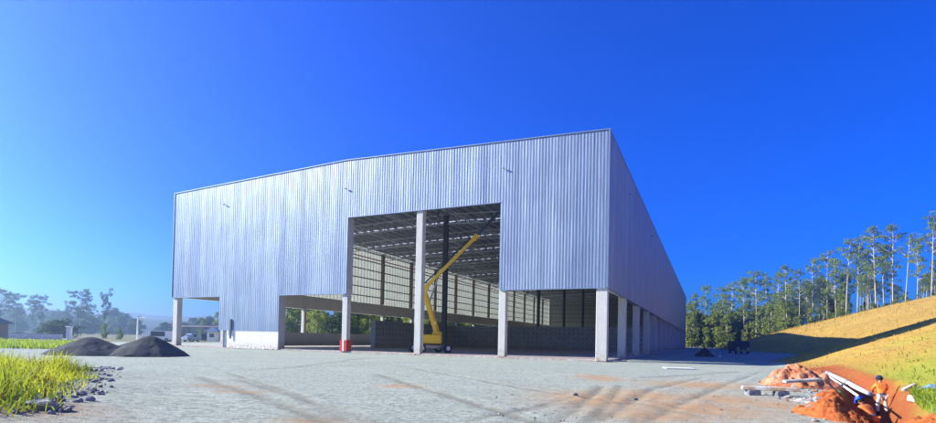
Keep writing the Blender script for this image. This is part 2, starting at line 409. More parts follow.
submesh('grass_hillside',1,M['hill'],{'green':green,'soil':soilh})
submesh('ground',2,M['floor'],{})
# far ridges of wooded hills
def ridge(name,r0,base,amp,a0,a1,n,seed,thick):
    vs=[];fs=[]; k=9
    for i in range(n+1):
        a=a0+(a1-a0)*i/n
        hgt=base+amp*float(fbm(np.array([a*5+seed]),np.array([seed*1.7]),4)[0])*2
        for j in range(k):
            t=j/(k-1); rr=r0-thick/2+thick*t
            z=hgt*math.sin(pi*t)**.8*(1+.12*float(fbm(np.array([a*40.]),np.array([t*6+seed]),3)[0]))-3
            vs.append((rr*math.sin(a),rr*math.cos(a),z))
    for i in range(n):
        for j in range(k-1):
            q=i*k+j; fs.append((q,q+1,q+k+1,q+k))
    m=MB(); m.add(vs,fs); o=m.build(name,M['farhills'],smooth=True); tag(o,kind='structure')
ridge('hills',1300,42,13,R_(-75),R_(40),200,3.1,500)
ridge('hills',800,20,9,R_(-75),R_(-20),160,8.4,300)

# ------------------------------------------------------------------ warehouse  (local x = -s, y = depth)
WH=empty('warehouse',(CX,CY,0),-PHI,'huge galvanised steel warehouse with an open front bay, raised on concrete columns','warehouse')
def ztop(s): return ZR-(ZR-ZE)*abs(s-27)/27
def corrug(u,p=.28,d=.011):
    t=(u%p)/p
    return d*(0 if t<.3 else (t-.3)/.15 if t<.45 else 1 if t<.8 else (1-t)/.2)
def sheet_x(segs,yfix,outward,p=.28,d=.011):      # sheets along s ; segs (s0,s1,zb)
    m=MB()
    for s0,s1,zb in segs:
        us=[s0]
        k=math.floor(s0/p)*p
        while k<s1+p:
            for fr in (0,.3,.45,.8):
                q=k+fr*p
                if s0+1e-4<q<s1-1e-4: us.append(q)
            k+=p
        us.append(s1)
        if s0<27<s1: us.append(27.0)
        us=sorted(us)
        vs=[];fs=[]
        for i,u in enumerate(us):
            y=yfix+outward*corrug(u,p,d)
            vs+=[(-u,y,zb),(-u,y,ztop(u))]
            if i: fs.append((2*i-2,2*i,2*i+1,2*i-1))
        m.add(vs,fs)
    return m
front=[(0,9.6,ZC),(9.6,26.7,ZO),(26.7,36,ZC),(36,45.5,2.08),(45.5,54,ZC)]
sheet_x(front,-.02,-1).build('front_cladding',M['clad'],WH)
sheet_x([(0,54,0.1)],L+.02,1,.5).build('back_cladding',M['clad'],WH)
def sheet_y(xfix,outward,zb,zt,p=.28,d=.011):
    m=MB(); us=[0];k=0
    while k<L:
        for fr in(0,.3,.45,.8):
            if 1e-4<k+fr*p<L-1e-4: us.append(k+fr*p)
        k+=p
    us.append(L); vs=[];fs=[]
    for i,u in enumerate(us):
        x=xfix+outward*corrug(u,p,d); vs+=[(x,u,zb),(x,u,zt)]
        if i: fs.append((2*i-2,2*i,2*i+1,2*i-1))
    return m.add(vs,fs)
sheet_y(.02,1,ZC,ZE).build('side_cladding',M['clad'],WH)
sheet_y(-54.02,-1,ZC,ZE,.5).build('translucent_side_wall',M['creamsheet'],WH)
# liners
m=MB()
for k in range(1,170): m.box(-53.9,-53.84,k-.03,k+.03,ZC+2.3,ZE-.25)
m.build('sheet_joints',M['liner'],WH)
m=MB(); m.box(-.14,-.10,1,L-1,ZC+.05,ZE-.2); m.box(-53.8,-.2,L-.14,L-.1,.1,ZE-.3); m.build('inner_wall_sheet',M['liner'],WH)
# trims
m=MB()
for s0,s1 in((0,27),(27,54)):
    m.bar((-s0+(.1 if s0==0 else 0),-.06,ztop(s0)+.0),(-s1-(.1 if s1==54 else 0),-.06,ztop(s1)+.0),.07,.08)
m.box(-.05,.07,.02,L,ZE-.08,ZE+.04); m.box(-54.1,-54.0,.02,L,ZE-.08,ZE+.08)
m.build('roof_trim',M['trim'],WH)
m=MB()
m.box(-.03,.085,-.085,-.0,ZC-.02,ZE-.06)
m.box(-54.08,-53.98,-.085,0,ZC-.02,ZE-.06)
for s0,s1,z in((0.1,9.5,ZC),(9.6,26.7,ZO),(26.8,36,ZC),(45.6,53.9,ZC)): m.box(-s1,-s0,-.07,.25,z-.06,z)
m.box(.0,.08,.1,L,ZC-.06,ZC-.0)
m.build('edge_trim',M['trim'],WH)
# returns and soffits round the openings
for a_ in((-26.78,-26.7,.0,1.0,ZC,ZO),(-9.6,-9.52,.0,.9,ZC,ZO),(-36.08,-36.0,.0,1.0,0,ZC)): MB().box(*a_).build('opening_return',M['lowwall'],WH)
m=MB()
for s0,s1,z in((0.2,9.4,ZC),(26.9,35.9,ZC),(45.7,53.4,ZC)): m.box(-s1,-s0,.3,.62,z+.05,z+.95)
m.box(-53.82,-53.5,.7,L-1,ZC+.02,ZC+2.2)
m.box(-.5,-.2,.7,L-1,ZC+.02,ZC+1.0)
m.build('edge_beam',M['conc'],WH)
# columns
def col(x,y,w,d,z1,mat='conc',z0=0):
    return MB().cbox(x-w/2,x+w/2,y-d/2,y+d/2,z0,z1,.03).build('column',M[mat],WH)
col(-.42,.42,.92,.72,ZC+.3); col(-9.3,.4,.66,.6,ZO); col(-18.1,.4,.70,.66,ZO+.5); col(-26.95,.4,.66,.6,ZC+.6)
col(-45.2,.45,.5,.5,2.4); col(-53.5,.45,.8,.7,ZC+.3)
for i in range(1,16):
    col(-.40,i*BAY,.80,.62,ZC+.8); 
    col(-53.35,i*BAY,.62,.62,ZC)
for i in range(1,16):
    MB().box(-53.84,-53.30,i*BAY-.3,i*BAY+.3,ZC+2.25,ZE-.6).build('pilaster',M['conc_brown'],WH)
    if i%2==0: MB().box(-27.35,-26.75,i*BAY-.3,i*BAY+.3,0,ZR-.6).build('column',M['darksteel'],WH)
# girts
m=MB()
for z in np.arange(ZC+3.6,ZE-.8,1.75):
    m.box(-53.80,-53.6,.8,L-.5,z-.09,z+.09)
    m.box(-.34,-.16,.8,L-.5,z-.07,z+.07); m.box(-53.2,-.6,L-.4,L-.2,z-.07,z+.07)
m.build('girts',M['darksteel'],WH)
m=MB(); m.tube([(-53.2,.9,ZE-2.1),(-53.2,L-1,ZE-2.1)],.11); m.build('sprinkler_main',M['red'],WH)
# roof
STR=[5.5,17.2,28.6,40.1,51.6,63,86,109,132,155]
for kind in(0,1):
    m=MB(); ys=[0.05]
    for d_ in STR: ys+=[d_-.35,d_+.35]
    ys.append(L)
    for s0,s1 in((0,27),(27,54)):
        for q in range(kind,len(ys)-1,2):
            vs=[];fs=[];n=108
            for i in range(n+1):
                s=s0+(s1-s0)*i/n; z=ztop(s)-.12+(.04 if i%2 else 0); vs+=[(-s,ys[q],z),(-s,ys[q+1],z)]
                if i: fs.append((2*i-2,2*i-1,2*i+1,2*i))
            m.add(vs,fs)
    m.build('roof_skylights' if kind else 'roof',M['sky'] if kind else M['roofsheet'],WH)
SKY_STRIPS=[]
m=MB()
for i in range(34):
    s=1.1+i*1.572
    m.box(-s-.04,-s+.04,.3,L-.3,ztop(s)-.42,ztop(s)-.17)
m.build('roof_purlins',M['steel'],WH)
for i in range(0,16):
    y=.75 if i==0 else (i*BAY if i<15 else L-.7); m=MB()
    nb=24
    zt=lambda s: ztop(s)-.5
    zb=lambda s: ztop(s)-1.9
    for j in range(nb):
        sa=.6+j*52.8/nb; sb=sa+52.8/nb; sm=(sa+sb)/2
        m.bar((-sa,y,zt(sa)),(-sb,y,zt(sb)),.16,.14); m.bar((-sa,y,zb(sa)),(-sb,y,zb(sb)),.16,.14)
        m.bar((-sa,y,zb(sa)),(-sm,y,zt(sm)),.08); m.bar((-sm,y,zt(sm)),(-sb,y,zb(sb)),.08)
    m.build('roof_truss',M['steel'],WH)
m=MB()
for i in range(15):
    for s in (4.5,13.5,22.5,31.5,40.5,49.5):
        y0=i*BAY+.3;y1=(i+1)*BAY-.3
        m.bar((-s,y0,ztop(s)-1.9),(-s-4.4,y1,ztop(s)-.55),.07); m.bar((-s,y1,ztop(s)-1.9),(-s-4.4,y0,ztop(s)-.55),.07)
        m.bar((-s,y0,ztop(s)-1.9),(-s,y1,ztop(s)-1.9),.09)
m.build('roof_bracing',M['steel'],WH)
for s,y in((31.5,9.),(38,14.),(31.5,22.),(22.5,12.)): MB().bar((-s,y,ztop(s)-2),(-s,y,ztop(s)-3.6),.16).build('hanging_rod',M['darksteel'],WH)
# floor and low walls
MB().box(-53.9,-.05,.1,L-.2,-.05,.09).build('floor_slab',M['slab'],WH)
m=MB(); m.box(-43.1,-36.1,.02,.3,0,2.1); m.box(-45.0,-43.1,.35,.5,0,2.1); m.box(-43.14,-36.1,-.0,.34,2.0,2.105); m.build('white_plinth',M['whitewall'],WH)
MB().box(-43.5,-43.3,-.16,-.02,1.1,3.4).build('downpipe',M['darksteel'],WH)
m=MB(); m.box(-53.2,-53.0,11.8,L-1,0.09,2.15); m.build('side_low_wall',M['lowwall'],WH)
m=MB(); m.box(-1.4,-1.25,45.,L-1,.09,ZC+.4)
for i in range(4,16):
    for k in range(4): m.box(-1.25,-1.21,i*BAY+.5+k*2.75,i*BAY+.58+k*2.75,.1,ZC+.2)
m.build('side_panel_wall',M['lowwall'],WH)
gd=MB()
gd.box(-27.36,-26.52,-.06,.82,0.09,1.25)
g=gd.build('column_guard',[M['red'],M['white']],WH)
MB().box(-27.02,-26.86,-.075,-.055,.1,1.25).build('white_stripe',M['white'],g)
# block wall
BW=empty('block_wall',XY(-36.7,18.5)+(.09,),-PHI,'dark grey U-shaped wall of stacked concrete blocks standing inside the warehouse','wall')
def blockrun(horizontal,length,h=4.8):
    m=MB(); bw,bh=1.6,.8
    for r in range(int(h/bh)):
        off=-.8 if r%2 else 0; u=off
        while u<length:
            a=max(u,0)+.008; b=min(u+bw,length)-.008
            if b-a>.1:
                j=random.uniform(-.012,.012)
                if horizontal: m.cbox(a,b,j,j+.8,r*bh,r*bh+bh-.012,.02)
                else: m.cbox(j,j+.8,a,b,r*bh,r*bh+bh-.012,.02)
                for q in (.25,.75):
                    c=a+(b-a)*q
                    if random.random()<.85:
                        if horizontal: m.box(c-.09,c+.09,j-.012,j+.1,r*bh+.3,r*bh+.48,1)
                        else: m.box(j-.1,j-.012,c-.09,c+.09,r*bh+.3,r*bh+.48,1); m.box(j+.7,j+.812,c-.09,c+.09,r*bh+.3,r*bh+.48,1)
            u+=bw
    return m
o=blockrun(False,25.3).build('block_row',[M['block'],M['blockhole']],BW)
o=blockrun(True,35).build('block_row',[M['block'],M['blockhole']],BW); o.location=(.0,25.35,0)
# wall lamps
def wall_lamp(x,y,z,side,label):
    lx,ly=XY(x,y); e=empty('wall_lamp',(lx,ly,z),-PHI+(pi/2 if side else 0),label,'lamp','floodlights high on the warehouse cladding')
    MB().bar((0,.0,0),(0,-.10,.03),.04).build('bracket',M['darksteel'],e)
    MB().cbox(-.10,.10,-.20,-.07,.0,.10,.02).build('lamp_housing',M['darksteel'],e)
    MB().box(-.07,.07,-.18,-.09,-.02,.0).build('lamp_glass',M['white'],e)
wall_lamp(-45,-.05,17.1,0,'small floodlight at the left end of the tall front cladding')
wall_lamp(-27,-.05,17.1,0,'small floodlight above the left edge of the big opening')
wall_lamp(-9.3,-.05,17.1,0,'small floodlight above the right edge of the big opening')
wall_lamp(.05,11.5,16.9,1,'small floodlight on the shaded side wall, nearest the front corner')
wall_lamp(.05,34.5,16.9,1,'small floodlight on the shaded side wall, middle one of three')
wall_lamp(.05,69,16.9,1,'small floodlight on the shaded side wall, farthest from the corner')
# ------------------------------------------------------------------ boom lift
def boom_lift():
    base=G(430.0,353.6)
    a0=math.atan2(0,1)
    e=empty('boom_lift',(base.x,base.y,.09),R_(28),'yellow articulated boom lift standing inside the open front bay','boom lift')
    MB().cbox(-1.75,1.75,-.6,.6,.45,.85,.05).build('chassis',M['grey'],e)
    for x in(-1.5,1.5): MB().bar((x,-1.2,.5),(x,1.2,.5),.18).build('axle',M['darksteel'],e)
    prof=[(.0,-.19),(.33,-.19),(.44,-.16),(.5,-.08),(.5,.08),(.44,.16),(.33,.19),(0,.19)]
    for x in(-1.5,1.5):
        for y in(-1.2,1.2):
            w=MB().lathe(prof,(x,y,.5),'y').build('wheel',M['black'],e,True)
            MB().lathe([(0,-.2),(.22,-.2),(.25,-.17),(.25,.17),(.22,.2),(0,.2)],(x,y,.5),'y').build('rim',M['white'],w)
    # upper works turned so that the boom leans across the picture
    tt=empty('turntable',(0,0,0)); tt.parent=e
    bpy.data.objects.remove(tt)
    ca=lambda v: Matrix.Rotation(-R_(28),4,'Z')@Vector(v)
    def T(m):
        m.v=[tuple(ca(v)) for v in m.v]; return m
    T(MB().lathe([(.0,.85),(.6,.85),(.6,1.0),(0,1.0)],(0,0,0))).build('slew_ring',M['darksteel'],e)
    b=T(MB().cbox(-1.15,1.2,-.95,-.25,.98,1.95,.10)).build('engine_cowl',M['yellow'],e)
    T(MB().cbox(-1.0,1.2,.3,.95,.98,1.85,.10)).build('engine_cowl',M['yellow'],e)
    T(MB().cbox(.2,1.22,-.24,.29,.98,2.25,.06)).build('counterweight',M['yellow'],e)
    s=Z=base.y
    def P(px,py): 
        q=atY(px,py,base.y); return Vector((q.x-base.x,0,q.z-.09))
    p0=P(438,340); p1=P(424.3,293); p1b=P(426,287); p2=P(475.5,237.5); p3=P(497.5,213)
    m=MB(); m.bar(p0+Vector((0,-.12,0)),p1+Vector((0,-.12,0)),.40,.36,up=(0,1,0)); m.bar(p0+Vector((.38,.18,0)),p1+Vector((.25,.18,0)),.14,.2,up=(0,1,0)); T(m).build('lower_boom',M['yellow'],e)
    m=MB(); m.bar(p1+Vector((-.1,0,-.35)),p1b+Vector((.1,0,.1)),.5,.55,up=(0,1,0)); T(m).build('knuckle',M['yellow'],e)
    mm=T(MB().bar(p1b,p2,.34,.38,up=(0,1,0))).build('main_boom',M['yellow'],e)
    d=(p2-p1b).normalized(); nrm=Vector((-d.z,0,d.x))
    T(MB().tube([p1b+nrm*.38,p1b+(p2-p1b)*.94+nrm*.34],.07)).build('hose_track',M['black'],e)
    T(MB().bar(p2-d*.3,p2+d*.35,.52,.58,up=(0,1,0))).build('boom_collar',M['yellow'],e)
    T(MB().bar(p2,p3,.28,.36,up=(0,1,0))).build('fly_boom',M['boomdark'],e)
    T(MB().tube([p1+Vector((.5,.2,-1.2)),p1b+d*2.0],.09)).build('lift_cylinder',M['grey'],e)
    T(MB().bar(p3,p3+Vector((1.3,0,.25)),.16,.22,up=(0,1,0))).build('jib',M['boomdark'],e)
    q=p3+Vector((1.4,0,-.3)); m=MB()
    for z in(0,.55,1.1):
        for a,b in(((0,-.9),(.8,-.9)),((.8,-.9),(.8,.9)),((.8,.9),(0,.9)),((0,.9),(0,-.9))): m.bar(q+Vector((*a,z)),q+Vector((*b,z)),.05)
    for a in((0,-.9),(.8,-.9),(.8,.9),(0,.9),(.8,0)): m.bar(q+Vector((*a,0)),q+Vector((*a,1.1)),.05)
    m.box(q.x,q.x+.8,q.y-.9,q.y+.9,q.z-.04,q.z+.0); T(m).build('basket',M['boomdark'],e)
boom_lift()
# ------------------------------------------------------------------ mounds and rocks
MOUNDS=[]
def mound(name,c,rx,ry,h,mat,label,cat,seed,rough=.12,fr=1.2,rot=0,n=70,power=1.0,group=None,fine=0):
    if cat in('soil mound','rubble heap'): MOUNDS.append((c,rx,ry,h,22 if cat=='soil mound' else 0))
    rng2=np.linspace(-1,1,n); U,Vv=np.meshgrid(rng2,rng2); r=np.hypot(U,Vv)
    ang=np.arctan2(Vv,U); wob=1+.18*fbm(np.cos(ang)*1.3+seed,np.sin(ang)*1.3+seed,3)*2
    rr=r/wob
    hh=np.clip(1-rr,0,1)**power; hh=hh-.06*np.exp(-(rr/.12)**2)
    X_=U*rx;Y_=Vv*ry
    zz=h*hh/ .86 +rough*h*fbm(X_*fr+seed*3,Y_*fr+seed,5)*2*np.clip((1-rr)*3,0,1)
    if fine: zz=zz+fine*fbm(X_*6+seed,Y_*6,3)*2*np.clip((1-rr)*4,0,1)+fine*1.6*(.25-np.abs(fbm(X_*9+seed,Y_*9+3,3)))*np.clip((1-rr)*4,0,1)
    cr,sr=math.cos(rot),math.sin(rot)
    Xw=c[0]+X_*cr-Y_*sr; Yw=c[1]+X_*sr+Y_*cr
    g=ground_parts(Xw.ravel(),Yw.ravel())[0].reshape(n,n)
    z=g-.06-.25*np.clip(rr-1,0,.2)+zz
    idx=(np.arange(n-1)[:,None]*n+np.arange(n-1)[None,:]); keep=(rr[:-1,:-1]<1.12).ravel(); i=idx.ravel()[keep]
    f=np.stack([i,i+1,i+n+1,i+n],1); v=np.stack([(Xw-c[0]).ravel(),(Yw-c[1]).ravel(),z.ravel()],1)
    u,inv=np.unique(f.ravel(),return_inverse=True)
    o=mesh_np(name,v[u],inv.reshape(-1,4),mat); o.location=(c[0],c[1],0)
    return tag(o,label,cat,group)
p=G(74,355.5); mound('gravel_pile',(p.x,p.y+1.5),2.9,2.1,1.22,M['grav_dark'],'dark crushed gravel pile, the left one beside the green strip','gravel pile',2.,.08,.8,power=.85,group='dark gravel piles on the yard',fine=.02)
p=G(135,356.5); mound('gravel_pile',(p.x,p.y+1.6),2.75,2.2,1.36,M['grav_dark'],'dark crushed gravel pile nearest the left corner column of the warehouse','gravel pile',5.,.08,.8,power=.85,group='dark gravel piles on the yard',fine=.02)
p=G(122,351); mound('gravel_pile',(p.x,p.y+3),2.8,2.2,1.0,M['grav_dark'],'smaller dark gravel pile half hidden behind the other two','gravel pile',9.,.08,.8,power=.85,group='dark gravel piles on the yard',fine=.02)
p=G(708,357); mound('gravel_pile',(p.x,p.y+1.0),1.3,1.2,1.15,M['grav_dark'],'black heap in the shade near the far end of the warehouse side','gravel pile',11.,.1,1.,n=40)
p=G(811,388); mound('soil_mound',(p.x,p.y+.8),1.55,1.25,.82,M['soilpale'],'pale red soil mound behind the concrete beam','soil mound',13.9,.4,3.2,fine=.06,power=.85)
p=G(818,402); mound('rubble_heap',(p.x,p.y),.95,.75,.15,M['rubble'],'low heap of pale broken rubble between the beams and the red soil','rubble heap',2.7,.7,4,fine=.07,power=.7)
p=G(834,417); mound('rubble_heap',(p.x,p.y),.5,.5,.10,M['rubble'],'smallest heap of pale rubble, in front of the large red soil mound','rubble heap',5.7,.7,5,fine=.06,power=.7)
p=G(836,402); mound('soil_mound',(p.x+.15,p.y+.2),.75,.75,.42,M['soil'],'low red soil heap between the pale mound and the big mound','soil mound',6.1,.45,3,fine=.05,power=.75)
p=G(874,423); mound('soil_mound',(p.x+.05,p.y+1.0),.9,1.25,.50,M['soil'],'large dark red soil mound in front of the two workers','soil mound',8.7,.45,2.6,fine=.06,power=.7,n=90)
p=G(925,424); mound('soil_mound',(p.x,p.y+.3),.9,.7,.38,M['soil'],'red soil heap under the green weeds at the right edge','soil mound',4.2,.45,3,fine=.05,power=.75)
p=G(848,416); mound('soil_mound',(p.x-.0,p.y),.55,.5,.22,M['soil'],'small red soil spill at the foot of the rubble','soil mound',7.9,.45,3,fine=.05,power=.75)
def rockmesh(seed,squash=.7,blocky=.0):
    import bmesh
    bm=bmesh.new(); bmesh.ops.create_icosphere(bm,subdivisions=2,radius=1); rs=random.Random(seed)
    pl=[(Vector((rs.uniform(-1,1),rs.uniform(-1,1),rs.uniform(-1,1))).normalized(),rs.uniform(.45,.85)) for _ in range(9)]
    for v in bm.verts:
        for n_,d_ in pl:
            k=v.co.dot(n_)
            if k>d_: v.co-=n_*(k-d_)
        v.co+=v.co.normalized()*.06*noise.noise(v.co*2+Vector((seed,0,0))); v.co.z*=squash
    me=bpy.data.meshes.new('rock'); bm.to_mesh(me); bm.free(); return me
def rockset(mats,n,k0,squash=.7):
    out=[]
    for i in range(n):
        me=rockmesh(k0+i,squash); me.materials.append(mats[i%len(mats)]); out.append(me)
    return out
RK=rockset([M['rock'],M['rockdark'],M['rock']],9,10); RB=rockset([M['rubble'],M['rubble'],M['soilpale'],M['rubble']],8,50,.6)
def place_rock(name,me,x,y,s,label,cat,group,dz=None):
    o=bpy.data.objects.new(name,me); COL.objects.link(o)
    o.scale=(s*random.uniform(.75,1.5),s*random.uniform(.8,1.2),s*random.uniform(.8,1.1)); o.rotation_euler=(random.uniform(-.5,.5),random.uniform(-.5,.5),random.uniform(0,6.3))
    o.location=(x,y,(gz(x,y) if dz is None else dz)+s*.3); return tag(o,label,cat,group)
rockline=[(28,425),(62,412),(84,398),(97,384),(104,374),(112,367)]
pts=[G(*q) for q in rockline]
for i in range(250):
    t=random.random()**.9*(len(pts)-1); k=min(int(t),len(pts)-2); q=pts[k].lerp(pts[k+1],t-k)
    wd=.36+.08*k; x=q.x+max(-1.2,min(.45,random.gauss(.0,wd*.6))); y=q.y+random.gauss(0,wd*.4)
    place_rock('rock',RK[i%9],x,y,random.choice([.03,.04,.055,.07,.085])*random.uniform(.8,1.15),'rough grey and bluish broken stone in the rock strip beside the tall grass','rock','broken stones edging the grass')
p=G(42,421); place_rock('boulder',RK[0],p.x,p.y,.2,'largest pale blue-grey stone, at the bottom end of the rock strip','rock','broken stones edging the grass')
def mh(x,y):
    z0=z=gz(x,y)
    for c,rx,ry,h,_ in MOUNDS: z=max(z,z0-.04+h*max(0,1-math.hypot((x-c[0])/rx,(y-c[1])/ry))**.8)
    return z
for i in range(170):
    c=random.choice([(820,398,30,8),(835,410,22,9),(815,390,28,5),(790,395,22,6),(822,412,16,9),(815,396,14,5),(812,404,22,9),(800,390,25,5),(835,414,15,8),(828,398,20,9),(850,420,14,5)])
    q=G(c[0]+random.gauss(0,c[2]*.5),min(424,c[1]+random.gauss(0,c[3]*.6)))
    place_rock('rubble_chunk',RB[i%8],q.x,q.y,.9*random.choice([.035,.05,.065,.085,.11])*random.uniform(.8,1.2),'pale broken chunk in the rubble spread round the red soil mounds','rubble','pale rubble round the soil mounds',dz=mh(q.x,q.y)-.02)
for i in range(70):
    q=G(random.uniform(470,790),374+49*random.random()**.7); place_rock('stone',RK[i%9],q.x,q.y,random.uniform(.018,.042),'small loose clod lying on the tracked red-stained gravel','stone','loose clods on the yard')
for px,py,lab in((576,397,'black clod at the left end of the red stain on the gravel'),(636,401,'black clod in the middle of the red stain on the gravel')):
    q=G(px,py); place_rock('stone',RK[1],q.x,q.y,.09,lab,'stone','loose clods on the yard')
CL=rockset([M['soil'],M['rubble'],M['soil'],M['soilpale'],M['soil'],M['soilpale']],6,90,.75)
for c,rx,ry,h,n_ in MOUNDS:
    for i in range(n_):
        a=random.uniform(0,6.28); rr=random.uniform(.15,1.0); x=c[0]+math.cos(a)*rr*rx; y=c[1]+math.sin(a)*rr*ry
        place_rock('soil_clod',CL[i%6],x,y,random.choice([.025,.035,.05,.07]),'lump of earth lying on or round the dug-out soil mounds','clod','lumps of earth on the soil mounds',dz=gz(x,y)+h*max(0,1-rr)**.75*.9-.05)
# beams, boards, blocks
a=G(750,396); b=G(809,399); c=(a+b)/2; ln=(b-a).length
e=MB().cbox(-ln/2,ln/2,-.13,.13,.0,.11,.015).build('concrete_beam',M['conc']); e.location=(c.x,c.y+.5,.17); e.rotation_euler=(0,-.01,math.atan2(b.y-a.y,b.x-a.x))
tag(e,'long pale concrete beam lying on two blocks at the left of the rubble','beam')
for k,(f,lab) in enumerate(((.2,'small dark block under the left end of the concrete beam'),(.7,'small dark block under the right end of the concrete beam'))):
    q=a.lerp(b,f); o=MB().cbox(-.2,.2,-.14,.14,-.05,.16,.02).build('support_block',M['rockdark']); o.location=(q.x,q.y+.5,0.0); tag(o,lab,'block','blocks under the concrete beam')
a=G(787,392); b=G(836,389); o=MB().cbox(-1,1,-.13,.13,0,.11,.015).build('concrete_beam',M['rubble']); o.scale=(.75,.9,.9); o.location=((a.x+b.x)/2,(a.y+b.y)/2+.6,.26); o.rotation_euler=(.1,-.06,.12); tag(o,'shorter tilted concrete beam resting against the pale red mound','beam')
q=G(679,369); o=MB().cbox(-.9,.9,-.45,.45,.02,.07,.01).build('board',M['white']); o.location=(q.x,q.y,.0); o.rotation_euler=(0,0,-.1); tag(o,'flat white board lying alone on the gravel near the shadow edge','board')
q=G(613,361.5); o=MB().cbox(-.7,.7,-.3,.3,0,.12,.01).build('board',M['conc']); o.location=(q.x+.3,q.y-.3,.0); o.rotation_euler=(0,0,-.4); tag(o,'low concrete slab at the foot of the front corner column','slab')
# ------------------------------------------------------------------ pipes
def gzp(p,dz): return Vector((p.x,p.y,gz(p.x,p.y)+dz))
def pipe(pts,r,label,cat,joints=()):
    e=empty('pipe',pts[0],0,label,cat); o0=pts[0]; P=[p-o0 for p in pts]
    MB().tube(P,r,16).build('pipe_barrel',M['pipe'],e,True)
    for t in joints:
        k=t*(len(P)-1); i=min(int(k),len(P)-2); q=P[i].lerp(P[i+1],k-i); d=(P[i+1]-P[i]).normalized()
        MB().tube([q-d*.12,q-d*.09,q+d*.09,q+d*.12],[r*1.01,r*1.22,r*1.22,r*1.01],16).build('collar',M['pipeblue'],e,True)
pa=G(827,373,.12); pb=G(846,382,-.12); pc=G(868,394,-.42); pd=Vector((17.8,22.6,-.6))
pipe([pa,pb,pc,pd],.105,'thicker pale drainage pipe with blue-grey joints laid along the red trench','pipe',(.05,.36,.72))
pipe([G(820,371,.1),G(842,385,.1),G(858,396,.05)],.04,'thin white pipe lying beside the thicker drainage pipe','pipe')
q=hit(913,402)
o=MB().cbox(-.15,.15,-.12,.12,0,.2,.02).build('concrete_block',M['conc']); o.location=(q.x,q.y,q.z-.03); o.rotation_euler=(.1,.15,.5); tag(o,'pale concrete block beside the green weeds, right of the orange worker','block')
q=hit(909,390)
o=MB().cbox(-.35,.35,-.06,.06,0,.09,.02).build('concrete_kerb',M['conc']); o.location=(q.x,q.y,q.z+.04); o.rotation_euler=(0,-.32,.3); tag(o,'narrow grey kerb stone lying on the slope behind the block','kerb stone')
def tarp(q):
    n=16;vs=[];fs=[]
    for i in range(n):
        for j in range(n):
            u=i/(n-1)-.5;v=j/(n-1)-.5; X_=u*.5; Y_=v*.5
            vs.append((X_,Y_,gz(q.x+X_,q.y+Y_)+.16+.14*math.exp(-9*(u*u+v*v))+.06*noise.noise(Vector((u*6,v*6,1)))))
    for i in range(n-1):
        for j in range(n-1): k=i*n+j; fs.append((k,k+n,k+n+1,k+1))
    o=MB().add(vs,fs).build('tarpaulin',M['bluetarp'],smooth=True); o.location=(q.x,q.y,0); tag(o,'crumpled light blue tarpaulin in the weeds at the right edge','tarpaulin')
tarp(hit(931,393))
